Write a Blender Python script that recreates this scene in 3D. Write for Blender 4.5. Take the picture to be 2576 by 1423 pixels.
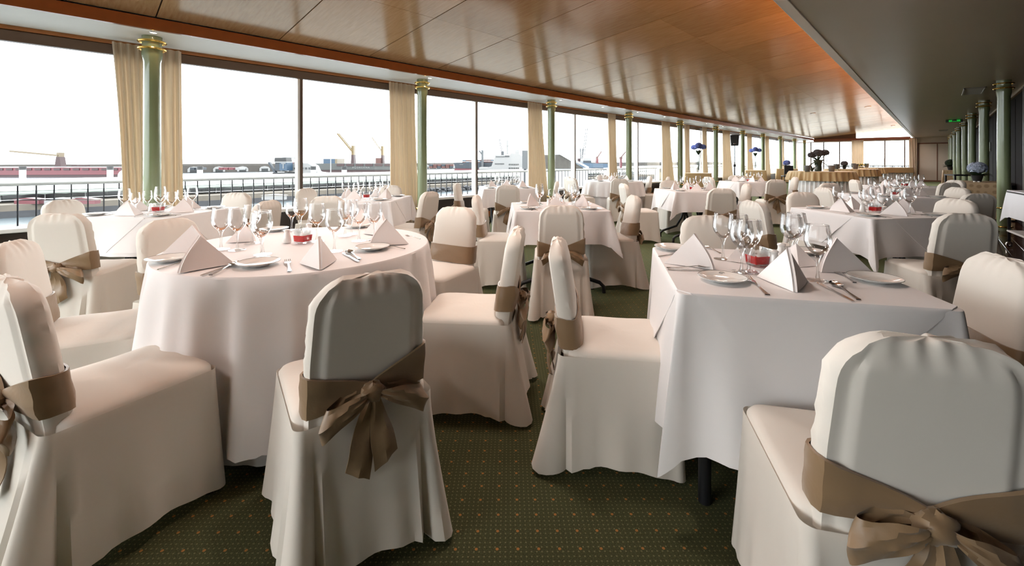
import bpy, math, random
from mathutils import Vector
random.seed(7)
PI = math.pi
S = bpy.context.scene
for o in list(bpy.data.objects):
    bpy.data.objects.remove(o)
COL = S.collection

# ------------------------------------------------------------------ camera, sky, lights, exposure
F, CX, HY, H = 1080.0, 1288.0, 405.0, 1.2          # focal length in pixels, horizon, eye height
TH = math.atan(1068.0 / F)
cT, sT = math.cos(TH), math.sin(TH)
cam = bpy.data.cameras.new('camera')
cam.sensor_width = 36.0
cam.lens = F / 2576.0 * 36.0
cam.shift_y = -(711.5 - HY) / 2576.0
cam.clip_end = 6000
cam.clip_start = 0.05
co = bpy.data.objects.new('camera', cam)
COL.objects.link(co)
co.location = (0, 0, H)
co.rotation_euler = (PI / 2, 0, TH)
S.camera = co
S.view_settings.view_transform = 'Standard'
S.view_settings.look = 'None'
S.view_settings.exposure = 1.62
S.view_settings.gamma = 1.0
S.view_settings.use_curve_mapping = False

W = bpy.data.worlds.new('overcast_sky')
S.world = W
W.use_nodes = True
nt = W.node_tree
bg = nt.nodes['Background']
tc = nt.nodes.new('ShaderNodeTexCoord')
sx = nt.nodes.new('ShaderNodeSeparateXYZ')
rp = nt.nodes.new('ShaderNodeValToRGB')
nt.links.new(tc.outputs['Generated'], sx.inputs[0])
nt.links.new(sx.outputs['Z'], rp.inputs[0])
nt.links.new(rp.outputs[0], bg.inputs['Color'])
e = rp.color_ramp.elements
e[0].position = 0.0
e[0].color = (0.82, 0.88, 0.95, 1)
e[1].position = 0.12
e[1].color = (0.97, 0.985, 1.0, 1)
bg.inputs['Strength'].default_value = 3.4


def lamp(name, kind, loc, energy, color, rot=(0, 0, 0), size=None, size_y=None, **kw):
    l = bpy.data.lights.new(name, kind)
    l.energy = energy
    l.color = color
    if kind == 'AREA':
        l.shape = 'RECTANGLE'
        l.size = size
        l.size_y = size_y
    for k, v in kw.items():
        setattr(l, k, v)
    o = bpy.data.objects.new(name, l)
    COL.objects.link(o)
    o.location = loc
    o.rotation_euler = rot
    return o


# warm strip lamp hidden in the cove on top of the grey ceiling's edge, shining up and across the wooden ceiling
lamp('cove_lamp', 'AREA', (-0.74, 16.0, 2.70), 105, (1.0, 0.38, 0.06), (0, math.radians(180 - 58), 0), 0.06, 38.0)

# added warm spots in rows under the wooden ceiling, lifting tabletops and seats
ADDED_SPOTS = [(x, y) for y in (-2.0, 1.6, 5.2, 8.8, 12.4, 16.0, 19.6, 23.2, 26.8, 30.4, 33.4) for x in (-1.72, -3.35)]
for x, y in ADDED_SPOTS:
    lamp('added_spot', 'SPOT', (x, y, 2.70 + 0.104 * (x + 5.88)), 62, (1.0, 0.86, 0.78), (0, 0, 0), spot_size=math.radians(165), spot_blend=1.0, shadow_soft_size=0.22)


# ------------------------------------------------------------------ measuring helpers
def pw(u, v, z):
    d = F * (H - z) / (v - HY)
    r = (u - CX) / F * d
    return (r * cT - d * sT, r * sT + d * cT)


def onX(u, X):
    k = (u - CX) / F
    d = X / (k * cT - sT)
    return d * (k * sT + cT)


def at(u, d):
    r = (u - CX) / F * d
    return (r * cT - d * sT, r * sT + d * cT)


# ------------------------------------------------------------------ materials
MATS = {}


def mat(name, col, rough=0.6, metal=0.0, bump=None, noise=None, sheen=0.0, transl=0.0, coat=0.0, emit=None, spec=0.5):
    if name in MATS:
        return MATS[name]
    m = bpy.data.materials.new(name)
    m.use_nodes = True
    n = m.node_tree.nodes
    L = m.node_tree.links
    p = n['Principled BSDF']
    p.inputs['Base Color'].default_value = (*col, 1)
    p.inputs['Roughness'].default_value = rough
    p.inputs['Metallic'].default_value = metal
    p.inputs['Sheen Weight'].default_value = sheen
    p.inputs['Coat Weight'].default_value = coat
    p.inputs['Specular IOR Level'].default_value = spec
    t = n.new('ShaderNodeTexCoord')
    if emit:
        p.inputs['Emission Color'].default_value = (*emit[0], 1)
        p.inputs['Emission Strength'].default_value = emit[1]
    if noise:
        sc, amt = noise
        tx = n.new('ShaderNodeTexNoise')
        tx.inputs['Scale'].default_value = sc
        tx.inputs['Detail'].default_value = 4
        L.new(t.outputs['Object'], tx.inputs['Vector'])
        mx = n.new('ShaderNodeMix')
        mx.data_type = 'RGBA'
        mx.inputs['A'].default_value = (*[c * (1 - amt) for c in col], 1)
        mx.inputs['B'].default_value = (*[min(1, c * (1 + amt)) for c in col], 1)
        L.new(tx.outputs['Fac'], mx.inputs['Factor'])
        L.new(mx.outputs['Result'], p.inputs['Base Color'])
    if bump:
        sc, st = bump
        bx = n.new('ShaderNodeTexNoise')
        bx.inputs['Scale'].default_value = sc
        bx.inputs['Detail'].default_value = 3
        bx.inputs['Distortion'].default_value = 0.8
        L.new(t.outputs['Object'], bx.inputs['Vector'])
        bp = n.new('ShaderNodeBump')
        bp.inputs['Strength'].default_value = st
        bp.inputs['Distance'].default_value = 0.02
        L.new(bx.outputs['Fac'], bp.inputs['Height'])
        L.new(bp.outputs[0], p.inputs['Normal'])
    if transl:
        tr = n.new('ShaderNodeBsdfTranslucent')
        tr.inputs['Color'].default_value = (*col, 1)
        ms = n.new('ShaderNodeMixShader')
        ms.inputs[0].default_value = transl
        L.new(p.outputs[0], ms.inputs[1])
        L.new(tr.outputs[0], ms.inputs[2])
        L.new(ms.outputs[0], n['Material Output'].inputs['Surface'])
    MATS[name] = m
    return m


def glass_mat(name, tint=(1, 1, 1), edge=0.75, blend=0.35, body=0.0):
    m = bpy.data.materials.new(name)
    m.use_nodes = True
    n = m.node_tree.nodes
    L = m.node_tree.links
    n.remove(n['Principled BSDF'])
    tr = n.new('ShaderNodeBsdfTransparent')
    tr.inputs[0].default_value = (*tint, 1)
    gl = n.new('ShaderNodeBsdfGlossy')
    gl.inputs['Roughness'].default_value = 0.03
    gl.inputs['Color'].default_value = (1, 1, 1, 1)
    lw = n.new('ShaderNodeLayerWeight')
    lw.inputs['Blend'].default_value = blend
    mr = n.new('ShaderNodeMapRange')
    mr.inputs['To Min'].default_value = body
    mr.inputs['To Max'].default_value = edge
    L.new(lw.outputs['Fresnel'], mr.inputs['Value'])
    ms = n.new('ShaderNodeMixShader')
    L.new(mr.outputs[0], ms.inputs[0])
    L.new(tr.outputs[0], ms.inputs[1])
    L.new(gl.outputs[0], ms.inputs[2])
    L.new(ms.outputs[0], n['Material Output'].inputs['Surface'])
    return m


COVER = mat('chair_cover_cream', (0.74, 0.69, 0.62), 0.8, bump=(9, 0.10), sheen=0.15, transl=0.10)
SKIRT = mat('chair_skirt_cream', (0.74, 0.69, 0.62), 0.8, bump=(7, 0.16), sheen=0.15, transl=0.22)
SASHM = mat('taupe_satin', (0.23, 0.145, 0.075), 0.42, bump=(14, 0.14), sheen=0.2)
CLOTH = mat('white_table_linen', (0.82, 0.79, 0.78), 0.75, bump=(5, 0.2), sheen=0.1, transl=0.12)
NAPK = mat('white_napkin_linen', (0.84, 0.79, 0.77), 0.8, bump=(20, 0.08), transl=0.08)
CHINA = mat('white_china', (0.80, 0.79, 0.76), 0.12, coat=0.4)
STEEL = mat('polished_steel', (0.62, 0.60, 0.58), 0.16, metal=1.0)
GREYL = mat('grey_glaze_line', (0.18, 0.18, 0.16), 0.3)
DARKLEG = mat('dark_bronze_metal', (0.05, 0.035, 0.02), 0.4, metal=0.6)
BLACKM = mat('black_metal', (0.008, 0.008, 0.010), 0.4)
RAILB = mat('black_baluster_paint', (0.012, 0.014, 0.02), 0.5)
GREENP = mat('green_column_paint', (0.235, 0.285, 0.155), 0.22, noise=(4, 0.08), coat=0.5)
BRASS = mat('polished_brass', (0.83, 0.55, 0.16), 0.2, metal=1.0)
WHITEP = mat('white_paint', (0.80, 0.79, 0.76), 0.5, noise=(3, 0.04))
ALU = mat('white_aluminium', (0.78, 0.78, 0.77), 0.35)
BRONZE = mat('brown_window_frame', (0.10, 0.068, 0.05), 0.4, noise=(6, 0.15))
DARKWALL = mat('dark_brown_dado', (0.020, 0.010, 0.008), 0.35, noise=(5, 0.3))
REDWOOD = mat('red_brown_beam', (0.20, 0.052, 0.012), 0.38, noise=(7, 0.25), coat=0.2)
ORWOOD = mat('orange_wood_strip', (0.33, 0.12, 0.03), 0.4, noise=(9, 0.2))
GREYC = mat('grey_ceiling_paint', (0.40, 0.34, 0.26), 0.33, noise=(2, 0.06))
GOLD = mat('gold_cloth', (0.50, 0.34, 0.16), 0.55, bump=(8, 0.15), sheen=0.2)
WSKIRT = mat('white_pleated_skirt', (0.80, 0.80, 0.80), 0.8)
CURT = mat('beige_curtain', (0.70, 0.61, 0.49), 0.85, transl=0.45, noise=(3, 0.06))
CREAMP = mat('cream_panel', (0.55, 0.47, 0.39), 0.5)
WATER = mat('harbour_water', (0.06, 0.075, 0.085), 0.22, bump=(0.35, 0.12))
LEAF = mat('dark_green_leaf', (0.015, 0.035, 0.012), 0.5)
BLUEF = mat('blue_petal', (0.20, 0.25, 0.60), 0.7, noise=(30, 0.5))
PALEF = mat('pale_blue_petal', (0.42, 0.47, 0.58), 0.7, noise=(25, 0.6))
DULLF = mat('dull_violet_petal', (0.10, 0.085, 0.085), 0.8, noise=(25, 0.6))
YELF = mat('yellow_petal', (0.45, 0.30, 0.02), 0.7)
WHF = mat('white_petal', (0.8, 0.8, 0.78), 0.7)
ZINC = mat('grey_zinc_bucket', (0.22, 0.21, 0.20), 0.4, metal=0.5)
WINEGLASS = glass_mat('clear_wine_glass', (0.985, 0.985, 0.985), 0.75, 0.32, 0.0)
SOLIDGLASS = glass_mat('thick_clear_glass', (0.97, 0.975, 0.97), 0.7, 0.4, 0.02)
PANE = glass_mat('window_glass', (0.97, 0.985, 0.98), 0.5, 0.10, 0.01)
REDJ = mat('red_gel', (0.85, 0.010, 0.015), 0.2, bump=(40, 0.4), transl=0.5)
FROST = mat('frosted_ice_top', (0.85, 0.80, 0.80), 0.3, bump=(60, 0.8), transl=0.4)
BLACKF = mat('black_plastic', (0.012, 0.012, 0.014), 0.5)


def wood_ceiling():
    m = bpy.data.materials.new('lacquered_veneer')
    m.use_nodes = True
    n = m.node_tree.nodes
    L = m.node_tree.links
    p = n['Principled BSDF']
    t = n.new('ShaderNodeTexCoord')
    mp = n.new('ShaderNodeMapping')
    mp.inputs['Scale'].default_value = (0.7, 14, 14)
    L.new(t.outputs['Object'], mp.inputs[0])
    a = n.new('ShaderNodeTexNoise')
    a.inputs['Scale'].default_value = 3.0
    a.inputs['Detail'].default_value = 6
    a.inputs['Distortion'].default_value = 0.5
    L.new(mp.outputs[0], a.inputs['Vector'])
    oi = n.new('ShaderNodeObjectInfo')
    r = n.new('ShaderNodeValToRGB')
    r.color_ramp.elements[0].position = 0.3
    r.color_ramp.elements[0].color = (0.32, 0.182, 0.085, 1)
    r.color_ramp.elements[1].position = 0.72
    r.color_ramp.elements[1].color = (0.42, 0.26, 0.13, 1)
    L.new(a.outputs['Fac'], r.inputs[0])
    hv = n.new('ShaderNodeHueSaturation')
    mr = n.new('ShaderNodeMapRange')
    mr.inputs['To Min'].default_value = 0.88
    mr.inputs['To Max'].default_value = 1.12
    L.new(oi.outputs['Random'], mr.inputs['Value'])
    L.new(mr.outputs[0], hv.inputs['Value'])
    L.new(r.outputs[0], hv.inputs['Color'])
    L.new(hv.outputs[0], p.inputs['Base Color'])
    p.inputs['Roughness'].default_value = 0.6
    p.inputs['Specular IOR Level'].default_value = 0.0
    b = n.new('ShaderNodeBump')
    b.inputs['Strength'].default_value = 0.02
    b.inputs['Distance'].default_value = 0.01
    L.new(a.outputs['Fac'], b.inputs['Height'])
    L.new(b.outputs[0], p.inputs['Normal'])
    # satin lacquer over the veneer
    g = n.new('ShaderNodeBsdfGlossy')
    g.inputs['Roughness'].default_value = 0.17
    g.inputs['Color'].default_value = (1.0, 0.93, 0.82, 1)
    L.new(b.outputs[0], g.inputs['Normal'])
    lw = n.new('ShaderNodeLayerWeight')
    lw.inputs['Blend'].default_value = 0.5
    pw_ = n.new('ShaderNodeMath')
    pw_.operation = 'POWER'
    pw_.inputs[1].default_value = 2.0
    L.new(lw.outputs['Facing'], pw_.inputs[0])
    mr2 = n.new('ShaderNodeMapRange')
    mr2.inputs['To Min'].default_value = 0.05
    mr2.inputs['To Max'].default_value = 0.27
    L.new(pw_.outputs[0], mr2.inputs['Value'])
    ms = n.new('ShaderNodeMixShader')
    L.new(mr2.outputs[0], ms.inputs[0])
    L.new(p.outputs[0], ms.inputs[1])
    L.new(g.outputs[0], ms.inputs[2])
    L.new(ms.outputs[0], n['Material Output'].inputs['Surface'])
    return m


def carpet_mat():
    m = bpy.data.materials.new('dotted_green_carpet')
    m.use_nodes = True
    n = m.node_tree.nodes
    L = m.node_tree.links
    p = n['Principled BSDF']
    p.inputs['Roughness'].default_value = 0.95
    p.inputs['Specular IOR Level'].default_value = 0.15
    p.inputs['Sheen Weight'].default_value = 0.25
    p.inputs['Sheen Roughness'].default_value = 0.4
    p.inputs['Sheen Tint'].default_value = (0.75, 0.9, 0.45, 1)
    t = n.new('ShaderNodeTexCoord')

    def dots(scale, radius, off):
        mp = n.new('ShaderNodeMapping')
        mp.inputs['Scale'].default_value = (scale, scale, scale)
        mp.inputs['Location'].default_value = (off, off, 0)
        mp.inputs['Rotation'].default_value = (0, 0, PI / 4)
        L.new(t.outputs['Object'], mp.inputs[0])
        fr = n.new('ShaderNodeVectorMath')
        fr.operation = 'FRACTION'
        L.new(mp.outputs[0], fr.inputs[0])
        sb = n.new('ShaderNodeVectorMath')
        sb.operation = 'SUBTRACT'
        sb.inputs[1].default_value = (0.5, 0.5, 0)
        L.new(fr.outputs[0], sb.inputs[0])
        mu = n.new('ShaderNodeVectorMath')
        mu.operation = 'MULTIPLY'
        mu.inputs[1].default_value = (1, 1, 0)
        L.new(sb.outputs[0], mu.inputs[0])
        le = n.new('ShaderNodeVectorMath')
        le.operation = 'LENGTH'
        L.new(mu.outputs[0], le.inputs[0])
        lt = n.new('ShaderNodeMath')
        lt.operation = 'LESS_THAN'
        lt.inputs[1].default_value = radius
        L.new(le.outputs['Value'], lt.inputs[0])
        return lt

    nz = n.new('ShaderNodeTexNoise')
    nz.inputs['Scale'].default_value = 260
    nz.inputs['Detail'].default_value = 3
    L.new(t.outputs['Object'], nz.inputs['Vector'])
    r = n.new('ShaderNodeValToRGB')
    r.color_ramp.elements[0].position = 0.3
    r.color_ramp.elements[0].color = (0.020, 0.021, 0.008, 1)
    r.color_ramp.elements[1].position = 0.75
    r.color_ramp.elements[1].color = (0.060, 0.062, 0.026, 1)
    L.new(nz.outputs['Fac'], r.inputs[0])
    d1 = dots(62.0, 0.17, 0.31)
    d2 = dots(15.5, 0.075, 0.1)
    m1 = n.new('ShaderNodeMix')
    m1.data_type = 'RGBA'
    m1.inputs['B'].default_value = (0.115, 0.105, 0.05, 1)
    L.new(r.outputs[0], m1.inputs['A'])
    L.new(d1.outputs[0], m1.inputs['Factor'])
    m2 = n.new('ShaderNodeMix')
    m2.data_type = 'RGBA'
    m2.inputs['B'].default_value = (0.27, 0.115, 0.03, 1)
    L.new(m1.outputs['Result'], m2.inputs['A'])
    L.new(d2.outputs[0], m2.inputs['Factor'])
    L.new(m2.outputs['Result'], p.inputs['Base Color'])
    b = n.new('ShaderNodeBump')
    b.inputs['Strength'].default_value = 0.5
    b.inputs['Distance'].default_value = 0.004
    L.new(nz.outputs['Fac'], b.inputs['Height'])
    L.new(b.outputs[0], p.inputs['Normal'])
    return m


def plank_mat():
    m = mat('dark_parquet', (0.045, 0.016, 0.008), 0.22, noise=(6, 0.4), coat=0.3)
    return m


def damask_mat():
    m = bpy.data.materials.new('gold_damask')
    m.use_nodes = True
    n = m.node_tree.nodes
    L = m.node_tree.links
    p = n['Principled BSDF']
    p.inputs['Roughness'].default_value = 0.5
    t = n.new('ShaderNodeTexCoord')
    v = n.new('ShaderNodeTexVoronoi')
    v.inputs['Scale'].default_value = 9
    v.inputs['Randomness'].default_value = 0.25
    L.new(t.outputs['Object'], v.inputs['Vector'])
    r = n.new('ShaderNodeValToRGB')
    e = r.color_ramp.elements
    e[0].position = 0.28
    e[0].color = (0.30, 0.20, 0.105, 1)
    e[1].position = 0.40
    e[1].color = (0.44, 0.31, 0.18, 1)
    L.new(v.outputs['Distance'], r.inputs[0])
    L.new(r.outputs[0], p.inputs['Base Color'])
    return m


VENEER = wood_ceiling()
CARPET = carpet_mat()
PARQ = plank_mat()
DAMASK = damask_mat()


# ------------------------------------------------------------------ mesh building
class MB:
    def __init__(s):
        s.v = []
        s.f = []

    def grid(s, rows, closed=False, flip=False):
        """rows: list of equal-length point lists"""
        b = len(s.v)
        n = len(rows[0])
        for r in rows:
            s.v.extend(tuple(p) for p in r)
        for i in range(len(rows) - 1):
            for j in range(n if closed else n - 1):
                a, c = b + i * n + j, b + i * n + (j + 1) % n
                q = (a, c, c + n, a + n)
                s.f.append(q[::-1] if flip else q)
        return s

    def fan(s, ring, tip=None, flip=False):
        b = len(s.v)
        s.v.extend(tuple(p) for p in ring)
        n = len(ring)
        if tip is None:
            s.f.append(tuple(range(b, b + n))[::-1] if flip else tuple(range(b, b + n)))
        else:
            s.v.append(tuple(tip))
            for j in range(n):
                q = (b + j, b + (j + 1) % n, b + n)
                s.f.append(q[::-1] if flip else q)
        return s

    def box(s, x0, x1, y0, y1, z0, z1):
        b = len(s.v)
        s.v += [(x0, y0, z0), (x1, y0, z0), (x1, y1, z0), (x0, y1, z0), (x0, y0, z1), (x1, y0, z1), (x1, y1, z1), (x0, y1, z1)]
        for q in ((3, 2, 1, 0), (4, 5, 6, 7), (0, 1, 5, 4), (1, 2, 6, 5), (2, 3, 7, 6), (3, 0, 4, 7)):
            s.f.append(tuple(b + i for i in q))
        return s

    def bbox(s, x0, x1, y0, y1, z0, z1, r=0.004):
        """box with chamfered vertical and horizontal edges"""
        pr = lambda k: [(x0 + r + k, y0 + k), (x1 - r - k, y0 + k), (x1 - k, y0 + r + k), (x1 - k, y1 - r - k), (x1 - r - k, y1 - k), (x0 + r + k, y1 - k), (x0 + k, y1 - r - k), (x0 + k, y0 + r + k)]
        rows = [[(x, y, z) for x, y in pr(k)] for k, z in ((r, z0), (0, z0 + r), (0, z1 - r), (r, z1))]
        s.grid(rows, closed=True)
        s.fan(rows[0], flip=True)
        s.fan(rows[-1])
        return s

    def lathe(s, prof, n=24, cx=0, cy=0, caps=True):
        rows = [[(cx + r * math.cos(2 * PI * j / n), cy + r * math.sin(2 * PI * j / n), z) for j in range(n)] for r, z in prof]
        s.grid(rows, closed=True)
        if caps:
            if prof[0][0] > 1e-4:
                s.fan(rows[0], flip=True)
            if prof[-1][0] > 1e-4:
                s.fan(rows[-1])
        return s

    def torus(s, R, r, z, n=28, k=8, cx=0, cy=0):
        rows = []
        for i in range(k + 1):
            a = 2 * PI * i / k
            rr = R + r * math.cos(a)
            rows.append([(cx + rr * math.cos(2 * PI * j / n), cy + rr * math.sin(2 * PI * j / n), z + r * math.sin(a)) for j in range(n)])
        s.grid(rows, closed=True)
        return s

    def tube(s, pts, rad, n=8, caps=True):
        pts = [Vector(p) for p in pts]
        rads = rad if isinstance(rad, (list, tuple)) else [rad] * len(pts)
        rows = []
        up = Vector((0, 0, 1))
        for i, p in enumerate(pts):
            t = (pts[min(i + 1, len(pts) - 1)] - pts[max(i - 1, 0)]).normalized()
            a = t.cross(up)
            if a.length < 0.05:
                a = t.cross(Vector((1, 0, 0)))
            a.normalize()
            b = t.cross(a).normalized()
            rows.append([p + rads[i] * (math.cos(2 * PI * j / n) * a + math.sin(2 * PI * j / n) * b) for j in range(n)])
        s.grid(rows, closed=True)
        if caps:
            s.fan(rows[0], flip=True)
            s.fan(rows[-1])
        return s

    def bar(s, a, b, w, h):
        """square bar from a to b"""
        a, b = Vector(a), Vector(b)
        t = (b - a).normalized()
        x = t.cross(Vector((0, 0, 1)))
        if x.length < 0.05:
            x = Vector((1, 0, 0))
        x.normalize()
        y = x.cross(t).normalized()
        rows = [[p + x * w / 2 * i + y * h / 2 * j for i, j in ((-1, -1), (1, -1), (1, 1), (-1, 1))] for p in (a, b)]
        s.grid(rows, closed=True)
        s.fan(rows[0])
        s.fan(rows[1], flip=True)
        return s

    def prism(s, poly, y0, y1):
        """poly: list of (x,z); extruded along y"""
        a = [(x, y0, z) for x, z in poly]
        b = [(x, y1, z) for x, z in poly]
        s.grid([a, b], closed=True, flip=True)
        s.fan(a)
        s.fan(b, flip=True)
        return s

    def ball(s, c, rx, ry, rz, n=12, m=8, f=None):
        rows = []
        for i in range(m + 1):
            a = -PI / 2 + PI * i / m
            rows.append([])
            for j in range(n):
                b = 2 * PI * j / n
                k = 1 + (f(a, b) if f else 0)
                rows[-1].append((c[0] + k * rx * math.cos(a) * math.cos(b), c[1] + k * ry * math.cos(a) * math.sin(b), c[2] + k * rz * math.sin(a)))
        s.grid(rows, closed=True)
        return s

    def data(s, name, m, smooth=True):
        me = bpy.data.meshes.new(name)
        me.from_pydata(s.v, [], s.f)
        me.materials.append(m)
        if smooth:
            me.polygons.foreach_set('use_smooth', [True] * len(me.polygons))
            try:
                me.set_sharp_from_angle(angle=math.radians(42))
            except Exception:
                pass
        me.update()
        return me


def ob(name, data, parent=None, loc=(0, 0, 0), rot=(0, 0, 0), label=None):
    o = bpy.data.objects.new(name, data)
    COL.objects.link(o)
    o.location = loc
    o.rotation_euler = rot
    if parent:
        o.parent = parent
    if label:
        o['label'] = label
    return o


def tag(o, label, cat, group=None, kind=None):
    o['label'] = label
    o['category'] = cat
    if group:
        o['group'] = group
    if kind:
        o['kind'] = kind
    return o


def struct(o):
    o['kind'] = 'structure'
    return o


def thing(name, label, cat, loc, rz=0.0, parts=(), group=None, scale=1.0, kind=None):
    r = bpy.data.objects.new(name, None)
    r.empty_display_size = 0.1
    COL.objects.link(r)
    r.location = loc
    r.rotation_euler = (0, 0, rz)
    r.scale = (scale,) * 3
    tag(r, label, cat, group, kind)
    addparts(r, parts)
    return r


def addparts(r, parts):
    for p in parts:
        o = ob(p[0], p[1], r, label=p[3] if len(p) > 3 else None)
        if len(p) > 2 and p[2]:
            addparts(o, p[2])


# ------------------------------------------------------------------ room shell
Y0, Y1 = -4.6, 34.9           # room ends
XW, XR, ZC = -6.78, 1.14, 2.59   # window wall, right wall, soffit height
XB, XG = -5.88, -0.95         # beam line, edge of the grey ceiling
ZB = 2.72                     # top of the beam
SL = 0.104                    # slope of the wooden ceiling
COLY = [-4.6, 0.585, 4.14, 7.60, 11.07, 14.52, 17.87, 21.2, 24.4, 27.8, 31.2, 34.0]
MULY = [-1.1, 2.353, 5.824, 9.246, 12.606, 16.2, 19.6, 22.9, 26.2, 29.5, 32.7]

struct(ob('floor', MB().box(-6.9, 0.52, Y0, Y1 + .1, -0.06, 0.0).data('floor', CARPET, False)))
pf = struct(ob('floor_parquet', MB().box(0.52, XR + 0.2, Y0, Y1 + .1, -0.06, -0.012).data('floor_parquet', BLACKM, False)))
for i in range(-7, 52):
    for j in range(4):
        a = 0.523 + j * 0.155
        pm = MB().bbox(0, 0.15, 0, 0.615, -0.012, -0.0005, 0.002).data('plank', PARQ, False) if (i, j) == (-7, 0) else pm
        if 5 < i < 30:
            ob('plank', pm, pf, (a, i * 0.62 + (0.31 if j % 2 else 0), 0))
struct(ob('trim_floor', MB().bbox(0.505, 0.535, Y0, Y1, 0.0, 0.006, 0.002).data('trim_floor', BRASS, False)))

# window wall: dado, sill, head, mullions, panes
wl = struct(ob('wall_left', MB().box(XW - 0.16, XW, Y0, Y1 + 0.3, 0.0, 0.46).box(XW - 0.16, XW - 0.02, Y0, Y1 + 0.3, 2.50, 2.90).data('wall_left', DARKWALL, False)))
struct(ob('baseboard_left', MB().bbox(XW, XW + 0.025, Y0, Y1, 0.02, 0.14, 0.004).data('baseboard_left', ORWOOD, False)))
struct(ob('trim_head', MB().bbox(XW - 0.05, XW + 0.03, Y0, Y1, 2.43, 2.545, 0.006).data('trim_head', BRONZE, False)))
struct(ob('trim_wood', MB().bbox(XW - 0.05, XW + 0.05, Y0, Y1, 2.548, 2.59, 0.004).data('trim_wood', ORWOOD, False)))
sillm = lambda a, b: MB().bbox(XW - 0.16, XW + 0.06, a, b, 0.462, 0.508, 0.006)
wi = 1
for k in range(len(COLY) - 1):
    a, b = COLY[k] + (0.0), COLY[k + 1]
    w = bpy.data.objects.new('window_%d' % wi, None)
    COL.objects.link(w)
    w.location = (XW - 0.08, (a + b) / 2, 0.5)
    struct(w)
    loc = (-w.location[0], -w.location[1], -w.location[2])
    ob('window_sill', sillm(a, b).data('window_sill', ALU, False), w, loc)
    my = MULY[k]
    ob('window_frame', MB().bbox(XW - 0.12, XW - 0.05, a - 0.04, a + 0.04, 0.508, 2.43, 0.006).data('window_frame', ALU, False), w, loc)
    ob('mullion', MB().bbox(XW - 0.12, XW - 0.004, my - 0.045, my - 0.011, 0.508, 2.43, 0.004).data('mullion', ALU, False), w, loc)
    ob('mullion', MB().bbox(XW - 0.10, XW - 0.01, my - 0.010, my + 0.035, 0.508, 2.44, 0.005).data('mullion', BRONZE, False), w, loc)
    ob('pane', MB().box(XW - 0.10, XW - 0.094, a + 0.03, my - 0.05, 0.50, 2.44).data('pane', PANE, False), w, loc)
    ob('pane', MB().box(XW - 0.086, XW - 0.08, my + 0.02, b - 0.03, 0.50, 2.44).data('pane', PANE, False), w, loc)
    wi += 1

# soffit over the columns, beam, sloped veneer panels, grey ceiling
struct(ob('ceiling_soffit', MB().box(XW - 0.1, XB, Y0, Y1, ZC, ZC + 0.05).data('ceiling_soffit', WHITEP, False)))
struct(ob('trim_beam', MB().box(XB - 0.03, XB + 0.012, Y0, Y1 - 0.15, ZC - 0.004, ZB - 0.012).data('trim_beam', REDWOOD, False)))
zs = lambda x: ZB + SL * (x - XB)
cw = struct(ob('ceiling', MB().grid([[(XB - 0.02, Y0, zs(XB) + 0.035), (XB - 0.02, Y1, zs(XB) + 0.035)], [(-0.4, Y0, zs(-0.4) + 0.035), (-0.4, Y1, zs(-0.4) + 0.035)]], flip=True).grid([[(XB - 0.02, Y0, zs(XB) + 0.06), (XB - 0.02, Y1, zs(XB) + 0.06)], [(-0.4, Y0, zs(-0.4) + 0.06), (-0.4, Y1, zs(-0.4) + 0.06)]]).data('ceiling', mat('dark_joint', (0.03, 0.012, 0.006), 0.8), False)))
xs = [XB + 0.014, -4.235, -2.58, -0.42]
joint0, step = 0.58, 1.1975
rows = [joint0 + step * i for i in range(-4, 29)]
for i, y in enumerate(rows):
    ya, yb = y + 0.006, min(y + step - 0.006, Y1 - 0.02)
    if ya > Y1 - 0.1:
        continue
    for j in range(3):
        xa, xb = xs[j] + (0.0 if j == 0 else 0.0012), xs[j + 1] - 0.0012
        lift = random.uniform(0, 0.002)
        m = MB()
        lo = [(xa, ya, zs(xa) + lift), (xb, ya, zs(xb) + lift), (xb, yb, zs(xb) + lift), (xa, yb, zs(xa) + lift)]
        hi = [(p[0], p[1], p[2] + 0.02) for p in lo]
        m.fan(lo, flip=True).fan(hi).grid([lo, hi], closed=True)
        ob('panel', m.data('panel', VENEER, False), cw)
struct(ob('ceiling_grey', MB().box(XG, XR + 0.2, Y0, Y1, ZC, ZC + 0.06).data('ceiling_grey', GREYC, False)))
struct(ob('trim_edge', MB().bbox(XG - 0.05, XG + 0.045, Y0, Y1, ZC - 0.012, ZC + 0.10, 0.004).data('trim_edge', mat('pale_edge_trim', (0.86, 0.80, 0.72), 0.4), False)))
struct(ob('ceiling_void', MB().box(-0.42, -0.38, Y0, Y1, ZC + 0.06, 3.45).data('ceiling_void', mat('cove_back', (0.5, 0.4, 0.3), 0.8), False)))
struct(ob('roof', MB().box(XW - 0.3, XR + 0.6, Y0 - 0.2, Y1 + 0.3, 3.5, 3.6).data('roof', WHITEP, False)))
struct(ob('wall_roof', MB().box(XW - 0.3, XW - 0.1, Y0, Y1, 2.58, 3.5).data('wall_roof', WHITEP, False)))

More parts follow.
